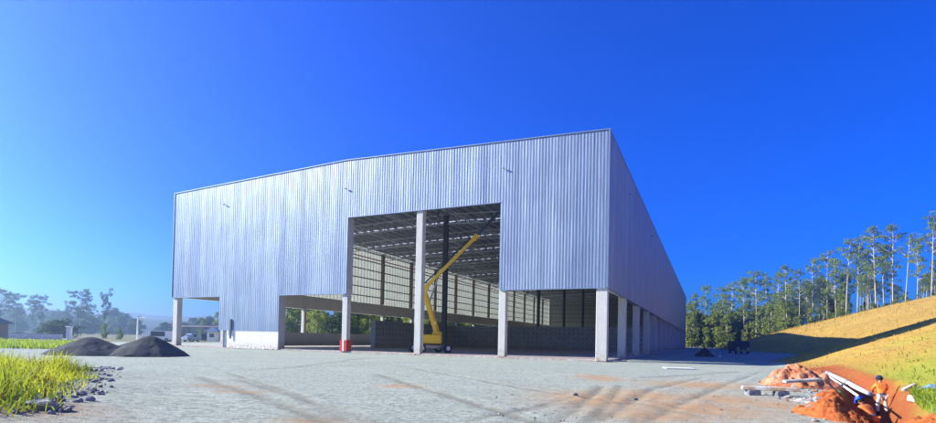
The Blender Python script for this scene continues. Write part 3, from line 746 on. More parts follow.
# ------------------------------------------------------------------ workers
def skin_mesh(name,nodes,edges,mat,parent,sub=2,root=0):
    me=bpy.data.meshes.new(name); me.from_pydata([n[0] for n in nodes],edges,[])
    o=bpy.data.objects.new(name,me); COL.objects.link(o)
    md=o.modifiers.new('s','SKIN'); md.use_smooth_shade=True
    for i,n in enumerate(nodes):
        r=n[1]; r=r if hasattr(r,'__len__') else (r,r); sv=me.skin_vertices[0].data[i]; sv.radius=r; sv.use_root=(i==root)
    sd=o.modifiers.new('d','SUBSURF'); sd.levels=sub; sd.render_levels=sub
    dg=bpy.context.evaluated_depsgraph_get(); me2=bpy.data.meshes.new_from_object(o.evaluated_get(dg))
    o.modifiers.clear(); o.data=me2; me2.materials.clear(); me2.materials.append(mat)
    me2.polygons.foreach_set('use_smooth',[True]*len(me2.polygons)); me2.name=name
    o.parent=parent; return o
def worker(loc,rz,label,J,shirt,hat,lower,k_=.87):
    e=empty('person',loc,rz,label,'person')
    # joints in J ; local: x right, y forward
    N=[];E=[]
    def add(p,r,par=None):
        N.append((tuple(p),r)); 
        if par is not None: E.append((par,len(N)-1))
        return len(N)-1
    pel=add(J['pelvis'],(.15,.12)); wa=add(J['waist'],(.14,.11),pel); ch=add(J['chest'],(.17,.125),wa); nk=add(J['neck'],.055,ch)
    hd0=add(Vector(J['neck']).lerp(Vector(J['head']),.45),.072,nk); hd=add(J['head'],(.085,.10),hd0)
    top=add(Vector(J['head'])+ (Vector(J['head'])-Vector(J['neck'])).normalized()*.08,.065,hd)
    for sd in 'lr':
        sh=add(J['sh'+sd],.066,ch); el=add(J['el'+sd],.043,sh); wr=add(J['wr'+sd],.028,el)
        d=(Vector(J['wr'+sd])-Vector(J['el'+sd])).normalized(); sx=Vector((1 if sd=='r' else -1,0,0))
        side=d.cross(Vector((0,0,1))); side=side.normalized() if side.length>.1 else sx
        pm=add(Vector(J['wr'+sd])+d*.07,(.038,.022),wr)
        for k,(o_,l_) in enumerate(((-.03,.07),(-.01,.08),(.01,.075),(.03,.06))):
            b_=Vector(J['wr'+sd])+d*.11+side*o_; f1=add(b_,.010,pm); f2=add(b_+d*l_*.55+Vector((0,0,-.012)),.009,f1); add(b_+d*l_*.8+Vector((0,0,-.035)),.008,f2)
        t1=add(Vector(J['wr'+sd])+d*.04+side*.045,.011,wr); add(Vector(J['wr'+sd])+d*.085+side*.065,.009,t1)
        hp=add(J['hip'+sd],.095,pel); kn=add(J['kn'+sd],.062,hp); an=add(J['an'+sd],.042,kn); add(Vector(J['an'+sd])+Vector((0,.16,-.05)),.035,an)
    body=skin_mesh('body',N,E,M['skin'],e,1)
    hc=Vector(J['head']); up=(hc-Vector(J['neck'])).normalized(); fw=Vector(J.get('face',(0,1,0))).normalized(); fw=(fw-up*fw.dot(up)).normalized(); rt=fw.cross(up)
    fm=MB()
    fm.tube([hc+fw*.085+up*.01,hc+fw*.118-up*.02,hc+fw*.10-up*.035],[.008,.016,.012],6)
    for s_ in(-1,1): fm.tube([hc+rt*s_*.095-fw*.01+up*.02,hc+rt*s_*.10-fw*.015-up*.03],[.014,.01],6)
    fm.build('nose_and_ears',M['skin'],e,True)
    em=MB()
    for s_ in(-1,1): em.tube([hc+fw*.088+rt*s_*.032+up*.015,hc+fw*.10+rt*s_*.032+up*.015],[.012,.004],6)
    em.tube([hc+fw*.098-up*.062-rt*.022,hc+fw*.098-up*.062+rt*.022],.005,5)
    em.build('eyes_and_mouth',M['hair'],e)
    # hair
    hm=MB(); hm.tube([hc-fw*.04-up*.05,hc-fw*.035+up*.03,hc-fw*.01+up*.10],[.085,.108,.07],12); hm.build('hair',M['hair'],e,True)
    # helmet
    prof=[(.155,0),(.15,.012),(.135,.018),(.13,.07),(.108,.12),(.06,.155),(.0,.165)]
    m=MB().lathe(prof,(0,0,0)); m.tube([(0,.10,.012),(0,.20,.004)],[.08,.05],8); m.tube([(0,-.12,.10),(0,0,.175),(0,.12,.10)],.014,6)
    R3=Matrix((rt,fw,up)).transposed(); m.v=[tuple(hc+up*.045+R3@Vector(v)) for v in m.v]; m.build('helmet',hat,e,True)
    g=lambda r,k=.022: tuple(a+k for a in r) if hasattr(r,'__len__') else r+k
    # jacket
    n=[(J['pelvis'],(.175,.14)),(J['waist'],(.165,.135)),(J['chest'],(.205,.165)),(Vector(J['chest']).lerp(Vector(J['neck']),.5),(.155,.125)),(Vector(J['neck'])+Vector((0,0,.0)),.078)]; ed=[(0,1),(1,2),(2,3),(3,4)]
    for sd in 'lr':
        k=len(n); n+=[(J['sh'+sd],.088),(J['el'+sd],.064),(Vector(J['el'+sd]).lerp(Vector(J['wr'+sd]),.75),.05)]; ed+=[(2,k),(k,k+1),(k+1,k+2)]
    jk=skin_mesh('jacket',n,ed,shirt,e,2)
    wv=Vector(J['waist']); cv=Vector(J['chest']); d=(cv-wv).normalized(); ax=MB()
    mb=MB(); 
    q=Vector(J['pelvis']).lerp(wv,.25); mb.tube([q-d*.03,q+d*.03],[.165,.162],16,cap=False); mb.build('belt',M['navycloth'],e,True)
    n=[(J['pelvis'],(.148,.125))]; ed=[]
    for sd in 'lr':
        k=len(n); n+=[(J['hip'+sd],.105),(J['kn'+sd],.085),(Vector(J['kn'+sd]).lerp(Vector(J['an'+sd]),.85),.068)]; ed+=[(0,k),(k,k+1),(k+1,k+2)]
    skin_mesh('trousers',n,ed,lower,e,2)
    for sd in 'lr':
        an=Vector(J['an'+sd]); b_=MB(); b_.tube([an+Vector((0,-.05,.1)),an+Vector((0,-.03,-.02)),an+Vector((0,.02,-.04)),an+Vector((0,.2,-.055))],[.06,.062,.06,.045],10); b_.build('boot',M['black'],e,True)
    e.scale=(k_,k_,k_); return e
J1=dict(pelvis=(0,0,.93),waist=(.0,.03,1.06),chest=(.01,.12,1.32),neck=(.01,.18,1.50),head=(.02,.25,1.64),face=(.1,1,-.5),
 shl=(-.19,.13,1.42),shr=(.20,.14,1.42),ell=(-.27,.27,1.18),elr=(.31,.22,1.17),wrl=(-.15,.48,1.08),wrr=(.22,.46,1.12),
 hipl=(-.10,0,.88),hipr=(.10,0,.88),knl=(-.13,.10,.48),knr=(.14,-.02,.48),anl=(-.14,.05,.09),anr=(.16,-.12,.09))
base=Vector((16.75,20.9,0))
worker((base.x,base.y,gz(base.x,base.y)-.03),R_(-12),'worker in orange jacket, pale trousers and dark helmet standing beside the white pipe',J1,M['orange'],M['navy'],M['trouser'])
J2=dict(pelvis=(0,0,.55),waist=(0,.08,.66),chest=(0,.25,.84),neck=(0,.36,.97),head=(0,.44,1.08),face=(0,1,-.6),
 shl=(-.18,.28,.92),shr=(.18,.28,.92),ell=(-.24,.45,.68),elr=(.24,.47,.68),wrl=(-.14,.66,.55),wrr=(.12,.66,.52),
 hipl=(-.10,0,.52),hipr=(.10,0,.52),knl=(-.16,.36,.46),knr=(.16,.38,.45),anl=(-.15,.10,.09),anr=(.15,.12,.09))
b2=Vector((13.25,16.9,0))
worker((b2.x,b2.y,gz(b2.x,b2.y)+.0),R_(15),'crouching worker in bright blue helmet and dull orange clothes, low in the trench',J2,M['orange2'],M['bluehat'],M['orange2'],.95)
# ------------------------------------------------------------------ grass
def blades(name,pos,hgt,wid,lean,mat,mi=None,label=None):
    n=len(pos); az=rng.random(n)*2*pi; la=rng.random(n)*2*pi; ln=np.abs(rng.normal(lean,lean*.5,n))
    wx=np.cos(az)*wid/2; wy=np.sin(az)*wid/2; lx=np.cos(la)*ln*hgt; ly=np.sin(la)*ln*hgt
    v=np.zeros((n,6,3)); 
    for k,(t,w) in enumerate(((0,1),(.5,.8),(1,.12))):
        cx=pos[:,0]+lx*t*t; cy=pos[:,1]+ly*t*t; cz=pos[:,2]+hgt*(t-(.35*ln*t*t))
        v[:,2*k]=np.stack([cx-wx*w,cy-wy*w,cz],1); v[:,2*k+1]=np.stack([cx+wx*w,cy+wy*w,cz],1)
    b=np.arange(n)[:,None]*6; f=np.concatenate([b+np.array([0,1,3,2]),b+np.array([2,3,5,4])],0)
    m2=None if mi is None else np.concatenate([mi,mi])
    o=mesh_np(name,v.reshape(-1,3),f,mat,mi=m2,smooth=False); tag(o,label,'grass',kind='stuff'); return o
def gzn(x,y): return ground_parts(x,y)[0]
# tall grass at left
edge=[G(*q) for q in ((0,424),(30,420),(60,404),(84,388),(92,374),(86,366),(60,362))]
n=19000; x=rng.uniform(-24,-5.5,n*4); y=rng.uniform(7.5,23,n*4)
P0=np.array([(p.x,p.y) for p in [G(36,422),G(62,403),G(82,390),G(92,376),G(90,368)]])
xe=np.interp(y,P0[:,1][np.argsort(P0[:,1])],P0[:,0][np.argsort(P0[:,1])])
k=(x<xe+rng.normal(.05,.22,len(x)))&(x>xe-10)&(y<18.5+fbm(x*.4,y*.4,2)*6)
x=x[k];y=y[k]; cl=fbm(x*.9,y*.9,3); kk=rng.random(len(x))<(.55+cl*1.4); x=x[kk];y=y[kk];cl=cl[kk]
xe=np.interp(y,P0[:,1][np.argsort(P0[:,1])],P0[:,0][np.argsort(P0[:,1])])
hs=.80*(.5+1.1*np.clip(cl+.25,0,1))*rng.uniform(.55,1.15,len(x))*(.5+.5*sstep(0,1.0,xe-x))*1.0
hs=hs*(1-.5*sstep(16,22,y))
mi=np.where(rng.random(len(x))<.16,2,np.where(fbm(x*.5+9,y*.5,2)>.12,1,0))
blades('tall_grass',np.stack([x,y,gzn(x,y)-.02],1),hs,.024,.6,[M['grassy'],M['grassg'],M['stalk']],mi,'tall yellow-green grass clump at the lower left')
# green strip beyond the piles
n=14000; x=rng.uniform(-62,-24,n); y=rng.uniform(38,62,n)
a_=(x*1.0+0); pxs=x/y
k=(pxs<-.70)&(y>46-(-.70-pxs)*10)
x=x[k];y=y[k]; blades('grass_strip',np.stack([x,y,gzn(x,y)],1),rng.uniform(.3,.8,len(x)),.10,.3,[M['grassg']],None,'bright green grass strip behind the gravel piles')
# hillside tufts
n=230000; x=rng.uniform(13,150,n); y=rng.uniform(9,175,n); R,D=RD(x,y); toe=np.interp(D,TOE_D,TOE_R)
d1,_=segd(x,y,trA,trB); d2,_=segd(x,y,trB,trC)
dens=np.clip(1.9*np.exp(-y/22),.13,1)*np.where(y<60,1,.8)
k=(R>toe+.3+.8*fbm(x*.6,y*.6,2)*2)&(np.minimum(d1,d2)>1.1)&(rng.random(n)<dens)&(x/y<1.1)&(D<np.interp(R,EDGE_R,EDGE_D)+3)
x=x[k];y=y[k]; gp=ground_parts(x,y)
gr=.9*sstep(44,14,np.hypot(x-19,y-16)*2.6)+.10+.5*fbm(x*.15,y*.15,3)
mi=np.where(rng.random(len(x))<gr,1,0)
blades('hill_grass',np.stack([x,y,gp[0]-.02],1),rng.uniform(.05,.17,len(x))*(1+.8*(mi==1))*(1+np.clip(y-30,0,200)/55),.035+.02*(y/30),.6,[M['grassd'],M['grassg']],mi,'dry golden grass with green tufts over the near hillside')
# green weeds by the workers
q=hit(922,402); n=6500; x=q.x+.2+rng.normal(0,1.0,n); y=q.y+.2+rng.normal(0,1.6,n)
d1,_=segd(x,y,trA,trB); d2,_=segd(x,y,trB,trC); k=(np.minimum(d1,d2)>.95)&(x>np.interp(y,[11.2,21.6,32],[9.0,16.9,22.5])); x=x[k];y=y[k]
blades('green_weeds',np.stack([x,y,gzn(x,y)-.02],1),rng.uniform(.12,.42,len(x)),.05,.5,[M['grassg'],M['grassy']],(rng.random(len(x))<.3).astype(int),'bright green weeds at the lower right beside the workers')
# ------------------------------------------------------------------ trees
def leafcloud(m,c,r,n,size,rs,flat=.7,mi=0):
    vs=[];fs=[]
    for i in range(n):
        while True:
            p=Vector((rs.uniform(-1,1),rs.uniform(-1,1),rs.uniform(-1,1)))
            if .25<p.length<1: break
        p=Vector((p.x*r,p.y*r,p.z*r*flat))+c
        a=Vector((rs.gauss(0,1),rs.gauss(0,1),rs.gauss(0,.7))).normalized(); b=a.cross(Vector((rs.gauss(0,1),rs.gauss(0,1),rs.gauss(0,1)))).normalized()
        s=size*rs.uniform(.6,1.3); k=len(vs); vs+=[p-a*s,p+b*s*.45,p+a*s,p-b*s*.45]; fs.append((k,k+1,k+2,k+3))
    m.add(vs,fs,mi)
def euc_mesh(seed,h=20,bare=.5,nb=20,spread=.14,cr=1.25,leafn=46,ls=.34,flat=.6,top=0):
    rs=random.Random(seed); t=MB(); c=MB()
    lean=Vector((rs.uniform(-.05,.05),rs.uniform(-.05,.05),0)); pts=[];rad=[]
    bend=rs.uniform(0,6.28)
    for i in range(9):
        f=i/8; z=h*f*.95; o=lean*z+Vector((math.cos(bend),math.sin(bend),0))*.25*math.sin(f*4+seed)*f
        pts.append(Vector((o.x,o.y,z))); rad.append(h*.0068*(1-.85*f)+.02)
    t.tube(pts,rad,7)
    def on(z):
        f=z/(h*.95)*8; i=min(int(f),7); return pts[i].lerp(pts[i+1],f-i)
    for i in range(nb):
        f=bare+(1-bare)*((i+rs.random())/nb); z0=h*f*.93; s=on(z0); az=rs.uniform(0,6.28)
        ln=h*spread*(1.15-(f-bare)/(1-bare)*.65)*rs.uniform(.45,1.25)
        if top: ln=h*spread*(.3+.9*math.sin(min(1,(f-bare)/(1-bare))*2.2))*rs.uniform(.5,1.2)
        e=s+Vector((math.cos(az)*ln,math.sin(az)*ln,ln*rs.uniform(.1,1.1)))
        mid=s.lerp(e,.5)+Vector((0,0,-ln*.08)); t.tube([s,mid,e],[h*.004,h*.003,.03],4,cap=False)
        r=cr*rs.uniform(.55,1.25); leafcloud(c,e,r,int(leafn*r/cr),ls,rs,flat*rs.uniform(.7,1.6))
        if rs.random()<.5: leafcloud(c,e+Vector((rs.uniform(-1.4,1.4),rs.uniform(-1.4,1.4),rs.uniform(-.6,1)))*cr*.8,r*.6,int(leafn*.4),ls,rs,flat)
    leafcloud(c,on(h*.94),cr*.9,leafn,ls,rs,.9)
    return t,c
def bush_mesh(seed,h=9,w=3.,n=26,leafn=60,ls=.4,low=.12,flat=.75):
    rs=random.Random(seed); t=MB(); c=MB(); t.tube([(0,0,0),(0.1,0,h*.4),(.15,.1,h*.85)],[h*.018,h*.014,h*.004],6)
    for i in range(n):
        f=low+(1-low)*rs.random(); rr=w*math.sin(min(pi,(f-low)/(1-low)*2.6+.45))**.8*rs.uniform(.35,1); az=rs.uniform(0,6.28)
        e=Vector((math.cos(az)*rr,math.sin(az)*rr,h*f)); 
        if i%2==0: t.tube([(0.1,0,h*f*.7),e],[h*.006,.02],4,cap=False)
        leafcloud(c,e,w*rs.uniform(.28,.5),leafn,ls,rs,flat)
    return t,c
def tree_proto(kind,tm,cm,leaf,bark):
    e=empty(kind,(0,0,-500)); tm.build('trunk',bark,e,True); cm.build('crown',leaf,e); return e
PR={}
for i in range(8): PR['e%d'%i]=tree_proto('eucalyptus_tree',*euc_mesh(100+i,20,[.34,.5,.42,.6,.38,.55,.46,.3][i],[26,16,22,13,30,18,20,26][i],.115,1.0,64,.22),M['euc'],M['bark'])
for i in range(5): PR['b%d'%i]=tree_proto('bushy_tree',*bush_mesh(200+i,9,2.4,34,70,.27),M['bush'],M['bark'])
for i in range(3): PR['d%d'%i]=tree_proto('broadleaf_tree',*bush_mesh(300+i,9,4.2,34,60,.5,.1),M['dark'],M['bark2'])
for i in range(4): PR['u%d'%i]=tree_proto('umbrella_eucalyptus',*euc_mesh(400+i,24,.40,34,.15,1.5,95,.34,.6,1),M['dark'],M['bark'])
USED=set()
def plant(key,x,y,s,label,group,cat='tree',sz=None,z=None):
    src=PR[key]
    if key in USED: o=copy_tree(src)
    else: o=src; USED.add(key)
    o.location=(x,y,(gz(x,y) if z is None else z)-.2); o.rotation_euler=(0,0,random.uniform(0,6.28)); o.scale=(s,s,(sz or s)); tag(o,label,cat,group); return o
# row along the hill crest and forest behind
EUG='tall eucalyptus trees behind the hillside'
def rowpos(pxv,off):
    # walk along the ray through this column until just past the hill edge
    d=ray(pxv,345); 
    for t in np.arange(90,420,1.0):
        X_,Y_=d.x*t,d.y*t; R,D=RD(X_,Y_)
        if D>np.interp(R,EDGE_R,EDGE_D)+off and R>-12: return X_,Y_
    return d.x*240,d.y*240
tops=[(692,292),(704,284),(720,286),(731,280),(744,276),(756,270),(766,274),(777,270),(787,263),(799,268),(812,257),(827,249),(836,256),(846,237),(857,240),(868,248),(876,224),(884,243),(893,223),(905,234),(917,243),(931,215),(948,214),(962,224),(984,214)]
ei=0
for (px,py) in tops:
    X_,Y_=rowpos(px,random.uniform(5,14)); z0=gz(X_,Y_); zt=atY(px,py,Y_).z; h=zt-z0
    s=max(.6,h/19.6)
    lab={692:'pale slender eucalyptus right behind the far end of the warehouse side',931:'tall broad-crowned eucalyptus at the right edge of the photo',846:'tall eucalyptus with double rounded crown above the middle of the hillside',787:'eucalyptus with a small top tuft above the peak of the shadow'}.get(px,'tall thin pale-trunked eucalyptus in the front row along the top of the hillside')
    plant('e%d'%(ei%8),X_,Y_,s*random.uniform(.9,1.05),lab,EUG,sz=s); ei+=1
for i in range(120):
    px=random.uniform(684,990) if i%2 else random.uniform(684,850); X_,Y_=rowpos(px,random.choice([8,14,22,30,42])+random.uniform(0,7)); z0=gz(X_,Y_)
    ty=np.interp(px,[684,740,800,860,936,990],[300,290,280,266,252,244])+random.uniform(0,26); h=max(7,atY(px,ty,Y_).z-z0)
    s=h/20; plant('e%d'%(ei%8),X_,Y_,max(.55,s)*random.uniform(.8,1.),'slender eucalyptus standing among the trees behind the front row','slender trees in the forest behind the hillside',sz=s); ei+=1
for i in range(165):
    px=random.uniform(684,990) if i%3 else random.uniform(684,800); X_,Y_=rowpos(px,random.choice([3,10,20,34])+random.uniform(0,6)); z0=gz(X_,Y_)
    ty=np.interp(px,[684,740,800,860,936,990],[314,312,304,294,286,274])+random.uniform(-6,20); h=min(15,max(3,atY(px,ty,Y_).z-z0))
    if px>845 and i%4: h*=.55
    plant('b%d'%(i%5),X_,Y_,h/9*random.uniform(.7,.95),'leafy young tree filling the gaps between the eucalyptus trunks','undergrowth trees under the eucalyptus',sz=h/9)
# trees left of the warehouse, seen through its open side and beyond
for i in range(70):
    px=random.uniform(268,510); Yd=random.uniform(112,190); q=atY(px,335,Yd); 
    R,D=RD(q.x,q.y)
    if R>-58: continue
    ty=random.uniform(302,318); h=max(4,atY(px,ty,Yd).z)
    plant(['b%d'%(i%5),'d%d'%(i%3)][i%3==0],q.x,q.y,h/9*random.uniform(.8,1.1),'leafy tree beyond the open left side of the warehouse','trees seen through the open side',sz=h/9)
for i in range(40):
    px=random.uniform(150,262); Yd=random.uniform(230,420); q=atY(px,335,Yd)
    ty=np.interp(px,[150,180,219,262],[322,322,311,300])+random.uniform(0,8); h=max(4,min(24,atY(px,ty,Yd).z))
    plant(['d%d'%(i%3),'b%d'%(i%5)][i%3==0],q.x,q.y,h/9*random.uniform(.8,1.2),'hazy blue-green tree on the distant slope left of the warehouse','distant trees left of the warehouse',sz=h/9)
UG='tall hazy trees on the left skyline'
for k,(px,py,w,Yd,lab) in enumerate([(2,289,1.,210,'hazy tall tree cut by the left edge of the photo'),(15,294,1.1,230,'hazy flat-topped tall tree, second from the left edge'),(41,296,1.0,230,'hazy tall tree with a pointed crown above the round tree'),(30,301,.8,260,'hazy shorter flat-topped tree between two taller ones on the left'),(79,291,1.,220,'hazy tall tree with stacked crown clumps right of the round tree'),(69,301,.7,240,'hazy narrow tree just left of the stacked-crown tree'),(92,305,.8,250,'hazy leaning tree between the stacked-crown tree and the lone thin one'),(105,293,.55,220,'hazy lone thin tree with a small top tuft left of the lamp post')]):
    q=atY(px,335,Yd); h=atY(px,py,Yd).z; plant('u%d'%(k%4),q.x,q.y,h/24*w,lab,UG,sz=h/24)
for i in range(46):
    px=random.uniform(-6,150); Yd=random.uniform(240,430); q=atY(px,335,Yd); ty=random.uniform(309,324); h=atY(px,ty,Yd).z
    plant(['d%d'%(i%3),'e%d'%(i%8)][i%4==0],q.x,q.y,h/(9 if i%4 else 20)*random.uniform(.9,1.3),'low hazy tree in the woodland behind the tall trees on the left','hazy woodland trees on the left',sz=h/(9 if i%4 else 20))
q=atY(59,341,120); h=atY(59,320,120).z-0; plant('d1',q.x,q.y,h/9*2.0,'round dark green tree behind the long white wall',None,sz=h/9)
q=atY(104,341,120); plant('b1',q.x,q.y,.42,'small light green bush behind the gravel piles',None)
q=atY(119,341,110); plant('b2',q.x,q.y,.30,'small light green bush left of the lamp post',None)
for k in PR:
    if k not in USED: bpy.data.objects.remove(PR[k])
# ------------------------------------------------------------------ things on the left
q=atY(-34,345,80)
e=empty('house',(q.x,q.y,0),.35,'small brown house with dark roof at the left edge','house')
MB().box(-4,4,-3,3,-.3,2.7).build('wall',M['housewall'],e)
m=MB(); m.add([(-4.7,-3.8,2.6),(4.7,-3.8,2.6),(4.7,3.8,2.6),(-4.7,3.8,2.6),(-3,0,4.0),(3,0,4.0)],[(0,1,5,4),(1,2,5),(2,3,4,5),(3,0,4),(0,3,2,1)]); m.build('roof',M['rooft'],e)
w=MB().box(-.5,.6,-3.06,-3.0,1,2).build('window',M['white'],e); MB().box(-.4,.5,-3.08,-3.05,1.1,1.9).build('pane',M['glass'],w)
MB().box(1.6,2.5,-3.06,-3.0,-.2,2).build('door',M['wood'],e)
a=atY(8,345,95); b=atY(62,345,95)
e=empty('boundary_wall',((a.x+b.x)/2,95,0),0,'long white wall behind the green grass strip at the left','wall'); w=(b.x-a.x)/2
MB().box(-w-5,w,-.1,.1,-.2,1.0).build('wall_panel',M['whitewall'],e); MB().box(-w-5.1,w+.1,-.2,.2,1.0,1.1).build('coping',M['darksteel'],e)
q=atY(69,345,84); e=empty('gate_post',(q.x,q.y,0),0,'short white post by the end of the long white wall','post'); MB().cbox(-.3,.3,-.3,.3,0,2.2,.05).build('post_shaft',M['white'],e); MB().cbox(-.4,.4,-.4,.4,2.2,2.4,.05).build('post_cap',M['white'],e)
q=atY(137,342,78); zt=atY(137,318.5,78).z
e=empty('street_lamp',(q.x,q.y,0),0,'thin pale street lamp behind the gravel pile','street lamp')
MB().tube([(0,0,0),(0,0,zt)],[.14,.08]).build('pole',M['white'],e); MB().bar((0,0,zt),(.7,0,zt+.1),.08).build('arm',M['white'],e); MB().cbox(.3,1.1,-.15,.15,zt+.02,zt+.2,.04).build('lamp_head',M['white'],e)
# vehicles
def car(q,rz,label,paint,cat='car',L_=4.2,W_=1.75,H_=1.45,van=False):
    e=empty('parked_'+('van' if van else 'car'),(q.x,q.y,0),rz,label,cat)
    hw=W_/2; 
    pr=[(-L_/2,.35),(-L_/2,.85),(-L_/2+.9,.95),(-L_/2+1.5,H_),(L_/2-1.0,H_),(L_/2-.25,.95),(L_/2,.8),(L_/2,.35)]
    if van: pr=[(-L_/2,.35),(-L_/2,.95),(-L_/2+.5,1.1),(-L_/2+1.1,H_),(L_/2-.05,H_),(L_/2,H_-.1),(L_/2,.8),(L_/2,.35)]
    n=len(pr); vs=[(x,-hw*(1 if z<1 else .86),z) for x,z in pr]+[(x,hw*(1 if z<1 else .86),z) for x,z in pr]
    fs=[tuple(range(n)),tuple(range(2*n-1,n-1,-1))]+[(i,i+n,(i+1)%n+n,(i+1)%n) for i in range(n)]
    MB().add(vs,fs).build('body',paint,e)
    m=MB()
    for sgn in(-1,1): m.box(-L_/2+1.5,L_/2-1.1,sgn*(hw*.93)-.03,sgn*(hw*.93)+.03,1.0,H_-.12)
    m.build('side_window',M['glass'],e)
    m=MB(); m.add([(pr[2][0]-.01+.03,-hw*.8,pr[2][1]+.05),(pr[2][0]+.03-.01,hw*.8,pr[2][1]+.05),(pr[3][0]-.04,hw*.75,H_-.04),(pr[3][0]-.04,-hw*.75,H_-.04)],[(0,1,2,3)]); m.build('windscreen',M['glass'],e)
    for x in(-L_/2+.8,L_/2-.8):
        for y in(-hw+.05,hw-.05):
            w=MB().lathe([(0,-.11),(.3,-.11),(.33,-.06),(.33,.06),(.3,.11),(0,.11)],(x,y,.33),'y',16).build('wheel',M['black'],e,True)
            MB().lathe([(0,-.12),(.18,-.12),(.18,.12),(0,.12)],(x,y,.33),'y',12).build('rim',M['grey'],w)
    for y in(-hw*.7,hw*.7): MB().cbox(-L_/2-.02,-L_/2+.05,y-.15,y+.15,.62,.8,.01).build('headlight',M['white'],e)
    return e
darkgreen=simple('dark_green_paint',(.02,.06,.04),.3); bluep=simple('blue_paint',(.05,.12,.4),.35)
car(atY(201,342,118),.1,'dark green car under the long shed seen below the left corner of the cladding',darkgreen,H_=1.6)
car(atY(158,341,96),.25,'white van parked behind the right gravel pile',M['white'],'van',4.9,1.9,2.0,True)
car(atY(191.5,344,100),1.2,'small blue-grey van with dark windscreen beside the shed',M['trim'],'van',3.3,1.5,1.6,True)
# shed
a=atY(176,345,128); b=atY(222,345,128); e=empty('open_shed',((a.x+b.x)/2,128,0),.05,'long low open shed on thin posts beyond the left corner of the warehouse','shed'); w=(b.x-a.x)/2+1
m=MB(); m.add([(-w,-2.5,3.1),(w,-2.5,3.1),(w,2.5,3.5),(-w,2.5,3.5),(-w,-2.5,3.25),(w,-2.5,3.25),(w,2.5,3.65),(-w,2.5,3.65)],[(0,3,2,1),(4,5,6,7),(0,1,5,4),(1,2,6,5),(2,3,7,6),(3,0,4,7)]); m.build('roof',M['rooft'],e)
for k in range(7): MB().box(-w+.4+k*(2*w-.8)/6-.08,-w+.4+k*(2*w-.8)/6+.08,-2.3,-2.14,0,3.1).build('post',M['grey'],e)
MB().box(-w,w,2.3,2.4,0,1.6).build('back_wall',M['housewall'],e)
q=atY(213,345,112); e=empty('kiosk',(q.x,q.y,0),.2,'little white kiosk with a pointed pale roof next to the shed','kiosk')
MB().box(-1,1,-1,1,0,2.1).build('wall',M['white'],e); MB().add([(-1.5,-1.5,2.1),(1.5,-1.5,2.1),(1.5,1.5,2.1),(-1.5,1.5,2.1),(0,0,3.3)],[(0,1,4),(1,2,4),(2,3,4),(3,0,4),(3,2,1,0)]).build('roof',M['trim'],e)
MB().box(-.5,.4,-1.03,-1.0,.9,1.7).build('window',M['glass'],e)
# shaded truck by the hillside
q=G(743,354.2); e=empty('truck',(q.x,q.y,0),R_(-14),'dark boxy truck with yellowish bumper parked in the shade at the foot of the hillside','truck')
navyp=simple('dark_navy_paint',(.03,.035,.05),.4); ochre=simple('ochre_bumper',(.35,.27,.08),.6)
MB().cbox(-1.1,1.1,0,1.9,.55,2.35,.1).build('cab',navyp,e); MB().cbox(-1.15,1.15,2.0,6.2,.75,2.3,.05).build('cargo_box',navyp,e)
MB().box(-.9,.9,-.03,.0,1.45,2.15).build('windscreen',M['glass'],e); MB().cbox(-1.15,1.15,-.16,-.01,.45,.8,.03).build('bumper',ochre,e)
for x in(-.8,.8): MB().cbox(x-.16,x+.16,-.05,-.01,.9,1.1,.01).build('headlight',M['white'],e)
MB().box(-.4,.4,.1,6.1,.45,.7).build('frame',M['black'],e)
for x in(-.95,.95):
    for y in(.9,5.0): MB().lathe([(0,-.13),(.4,-.13),(.45,-.08),(.45,.08),(.4,.13),(0,.13)],(x,y,.45),'x',16).build('wheel',M['black'],e,True)
q=G(720,357); e=empty('marker_cone',(q.x,q.y,0),0,'tiny white traffic cone beside the black heap in the shade','traffic cone'); MB().lathe([(.2,0),(.2,.03),(.14,.04),(.03,.6),(0,.6)]).build('cone_body',M['white'],e,True); MB().lathe([(.1,.25),(.085,.38)]).build('cone_band',M['red'],e)

# ------------------------------------------------------------------ haze box
hz=NT('haze'); hz.t.nodes.remove(hz.p); pv=hz.n('ShaderNodeVolumePrincipled'); pv.inputs['Color'].default_value=(.52,.76,1,1); pv.inputs['Density'].default_value=.0012; pv.inputs['Anisotropy'].default_value=.76
hz.l(pv.outputs[0],hz.out.inputs['Volume'])
HZTOP=62
o=MB().box(-3100,3100,-800,3300,-8,HZTOP).build('haze',hz.m); tag(o,'thin pale morning haze over the whole site','haze',kind='stuff')
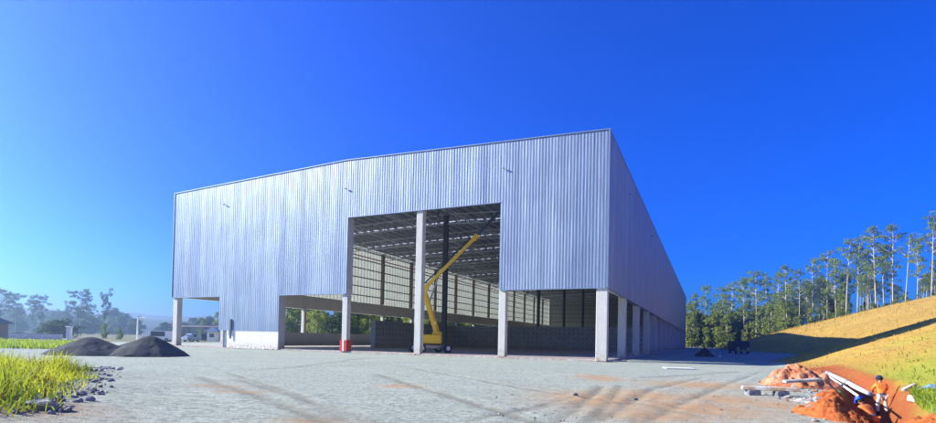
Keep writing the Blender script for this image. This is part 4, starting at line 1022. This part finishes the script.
# ------------------------------------------------------------------ light
SUN_AZ=math.atan2(-.99,.14); EL=R_(28)   # azimuth from +Y towards +X
sd=Vector((math.sin(SUN_AZ)*math.cos(EL),math.cos(SUN_AZ)*math.cos(EL),math.sin(EL)))
sl=bpy.data.lights.new('sun','SUN'); sl.energy=5.0; sl.angle=R_(.55); sl.color=(1,.95,.80)
so=bpy.data.objects.new('sun',sl); COL.objects.link(so); so.rotation_euler=sd.to_track_quat('Z','Y').to_euler(); so.location=(-80,10,60)
w=bpy.data.worlds.new('World'); S.world=w; w.use_nodes=True; nt=w.node_tree; nt.nodes.clear()
sky=nt.nodes.new('ShaderNodeTexSky'); sky.sky_type='NISHITA'; sky.sun_disc=False; sky.sun_elevation=EL; sky.sun_rotation=SUN_AZ; sky.air_density=1.0; sky.dust_density=1.7; sky.ozone_density=3.0; sky.altitude=600
hs_=nt.nodes.new('ShaderNodeHueSaturation'); hs_.inputs['Saturation'].default_value=1.8; hs_.inputs['Value'].default_value=1.0
bg=nt.nodes.new('ShaderNodeBackground'); bg.inputs[1].default_value=.088; out=nt.nodes.new('ShaderNodeOutputWorld')
tint=nt.nodes.new('ShaderNodeMix'); tint.data_type='RGBA'; tint.blend_type='MULTIPLY'; tint.inputs[0].default_value=1; tint.inputs[7].default_value=(.035,.42,1.15,1)
nt.links.new(sky.outputs[0],hs_.inputs['Color']); nt.links.new(hs_.outputs[0],tint.inputs[6]); nt.links.new(tint.outputs[2],bg.inputs[0]); nt.links.new(bg.outputs[0],out.inputs[0])
# ------------------------------------------------------------------ camera
cam=bpy.data.cameras.new('camera'); co=bpy.data.objects.new('camera',cam); COL.objects.link(co); S.camera=co
cam.sensor_fit='HORIZONTAL'; cam.sensor_width=36; cam.lens=36*F/936; cam.clip_end=9000; cam.clip_start=.05
cam.shift_y=(PPY-211.5)/936
f_=Vector((0,math.cos(PIT),math.sin(PIT))); u0=Vector((0,-math.sin(PIT),math.cos(PIT))); r0=Vector((1,0,0))
# picture content turned clockwise by ROL
rt=r0*math.cos(ROL)+u0*math.sin(ROL); up=-r0*math.sin(ROL)+u0*math.cos(ROL)
co.matrix_world=Matrix(((rt.x,up.x,-f_.x,0),(rt.y,up.y,-f_.y,0),(rt.z,up.z,-f_.z,EYE),(0,0,0,1)))
S.render.engine='CYCLES'; S.cycles.use_denoising=True; S.cycles.max_bounces=8; S.cycles.diffuse_bounces=4; S.cycles.volume_bounces=0; S.cycles.transparent_max_bounces=8
S.view_settings.view_transform='Standard'; S.view_settings.look='None'; S.view_settings.gamma=1; S.view_settings.use_curve_mapping=False; S.view_settings.exposure=1.42
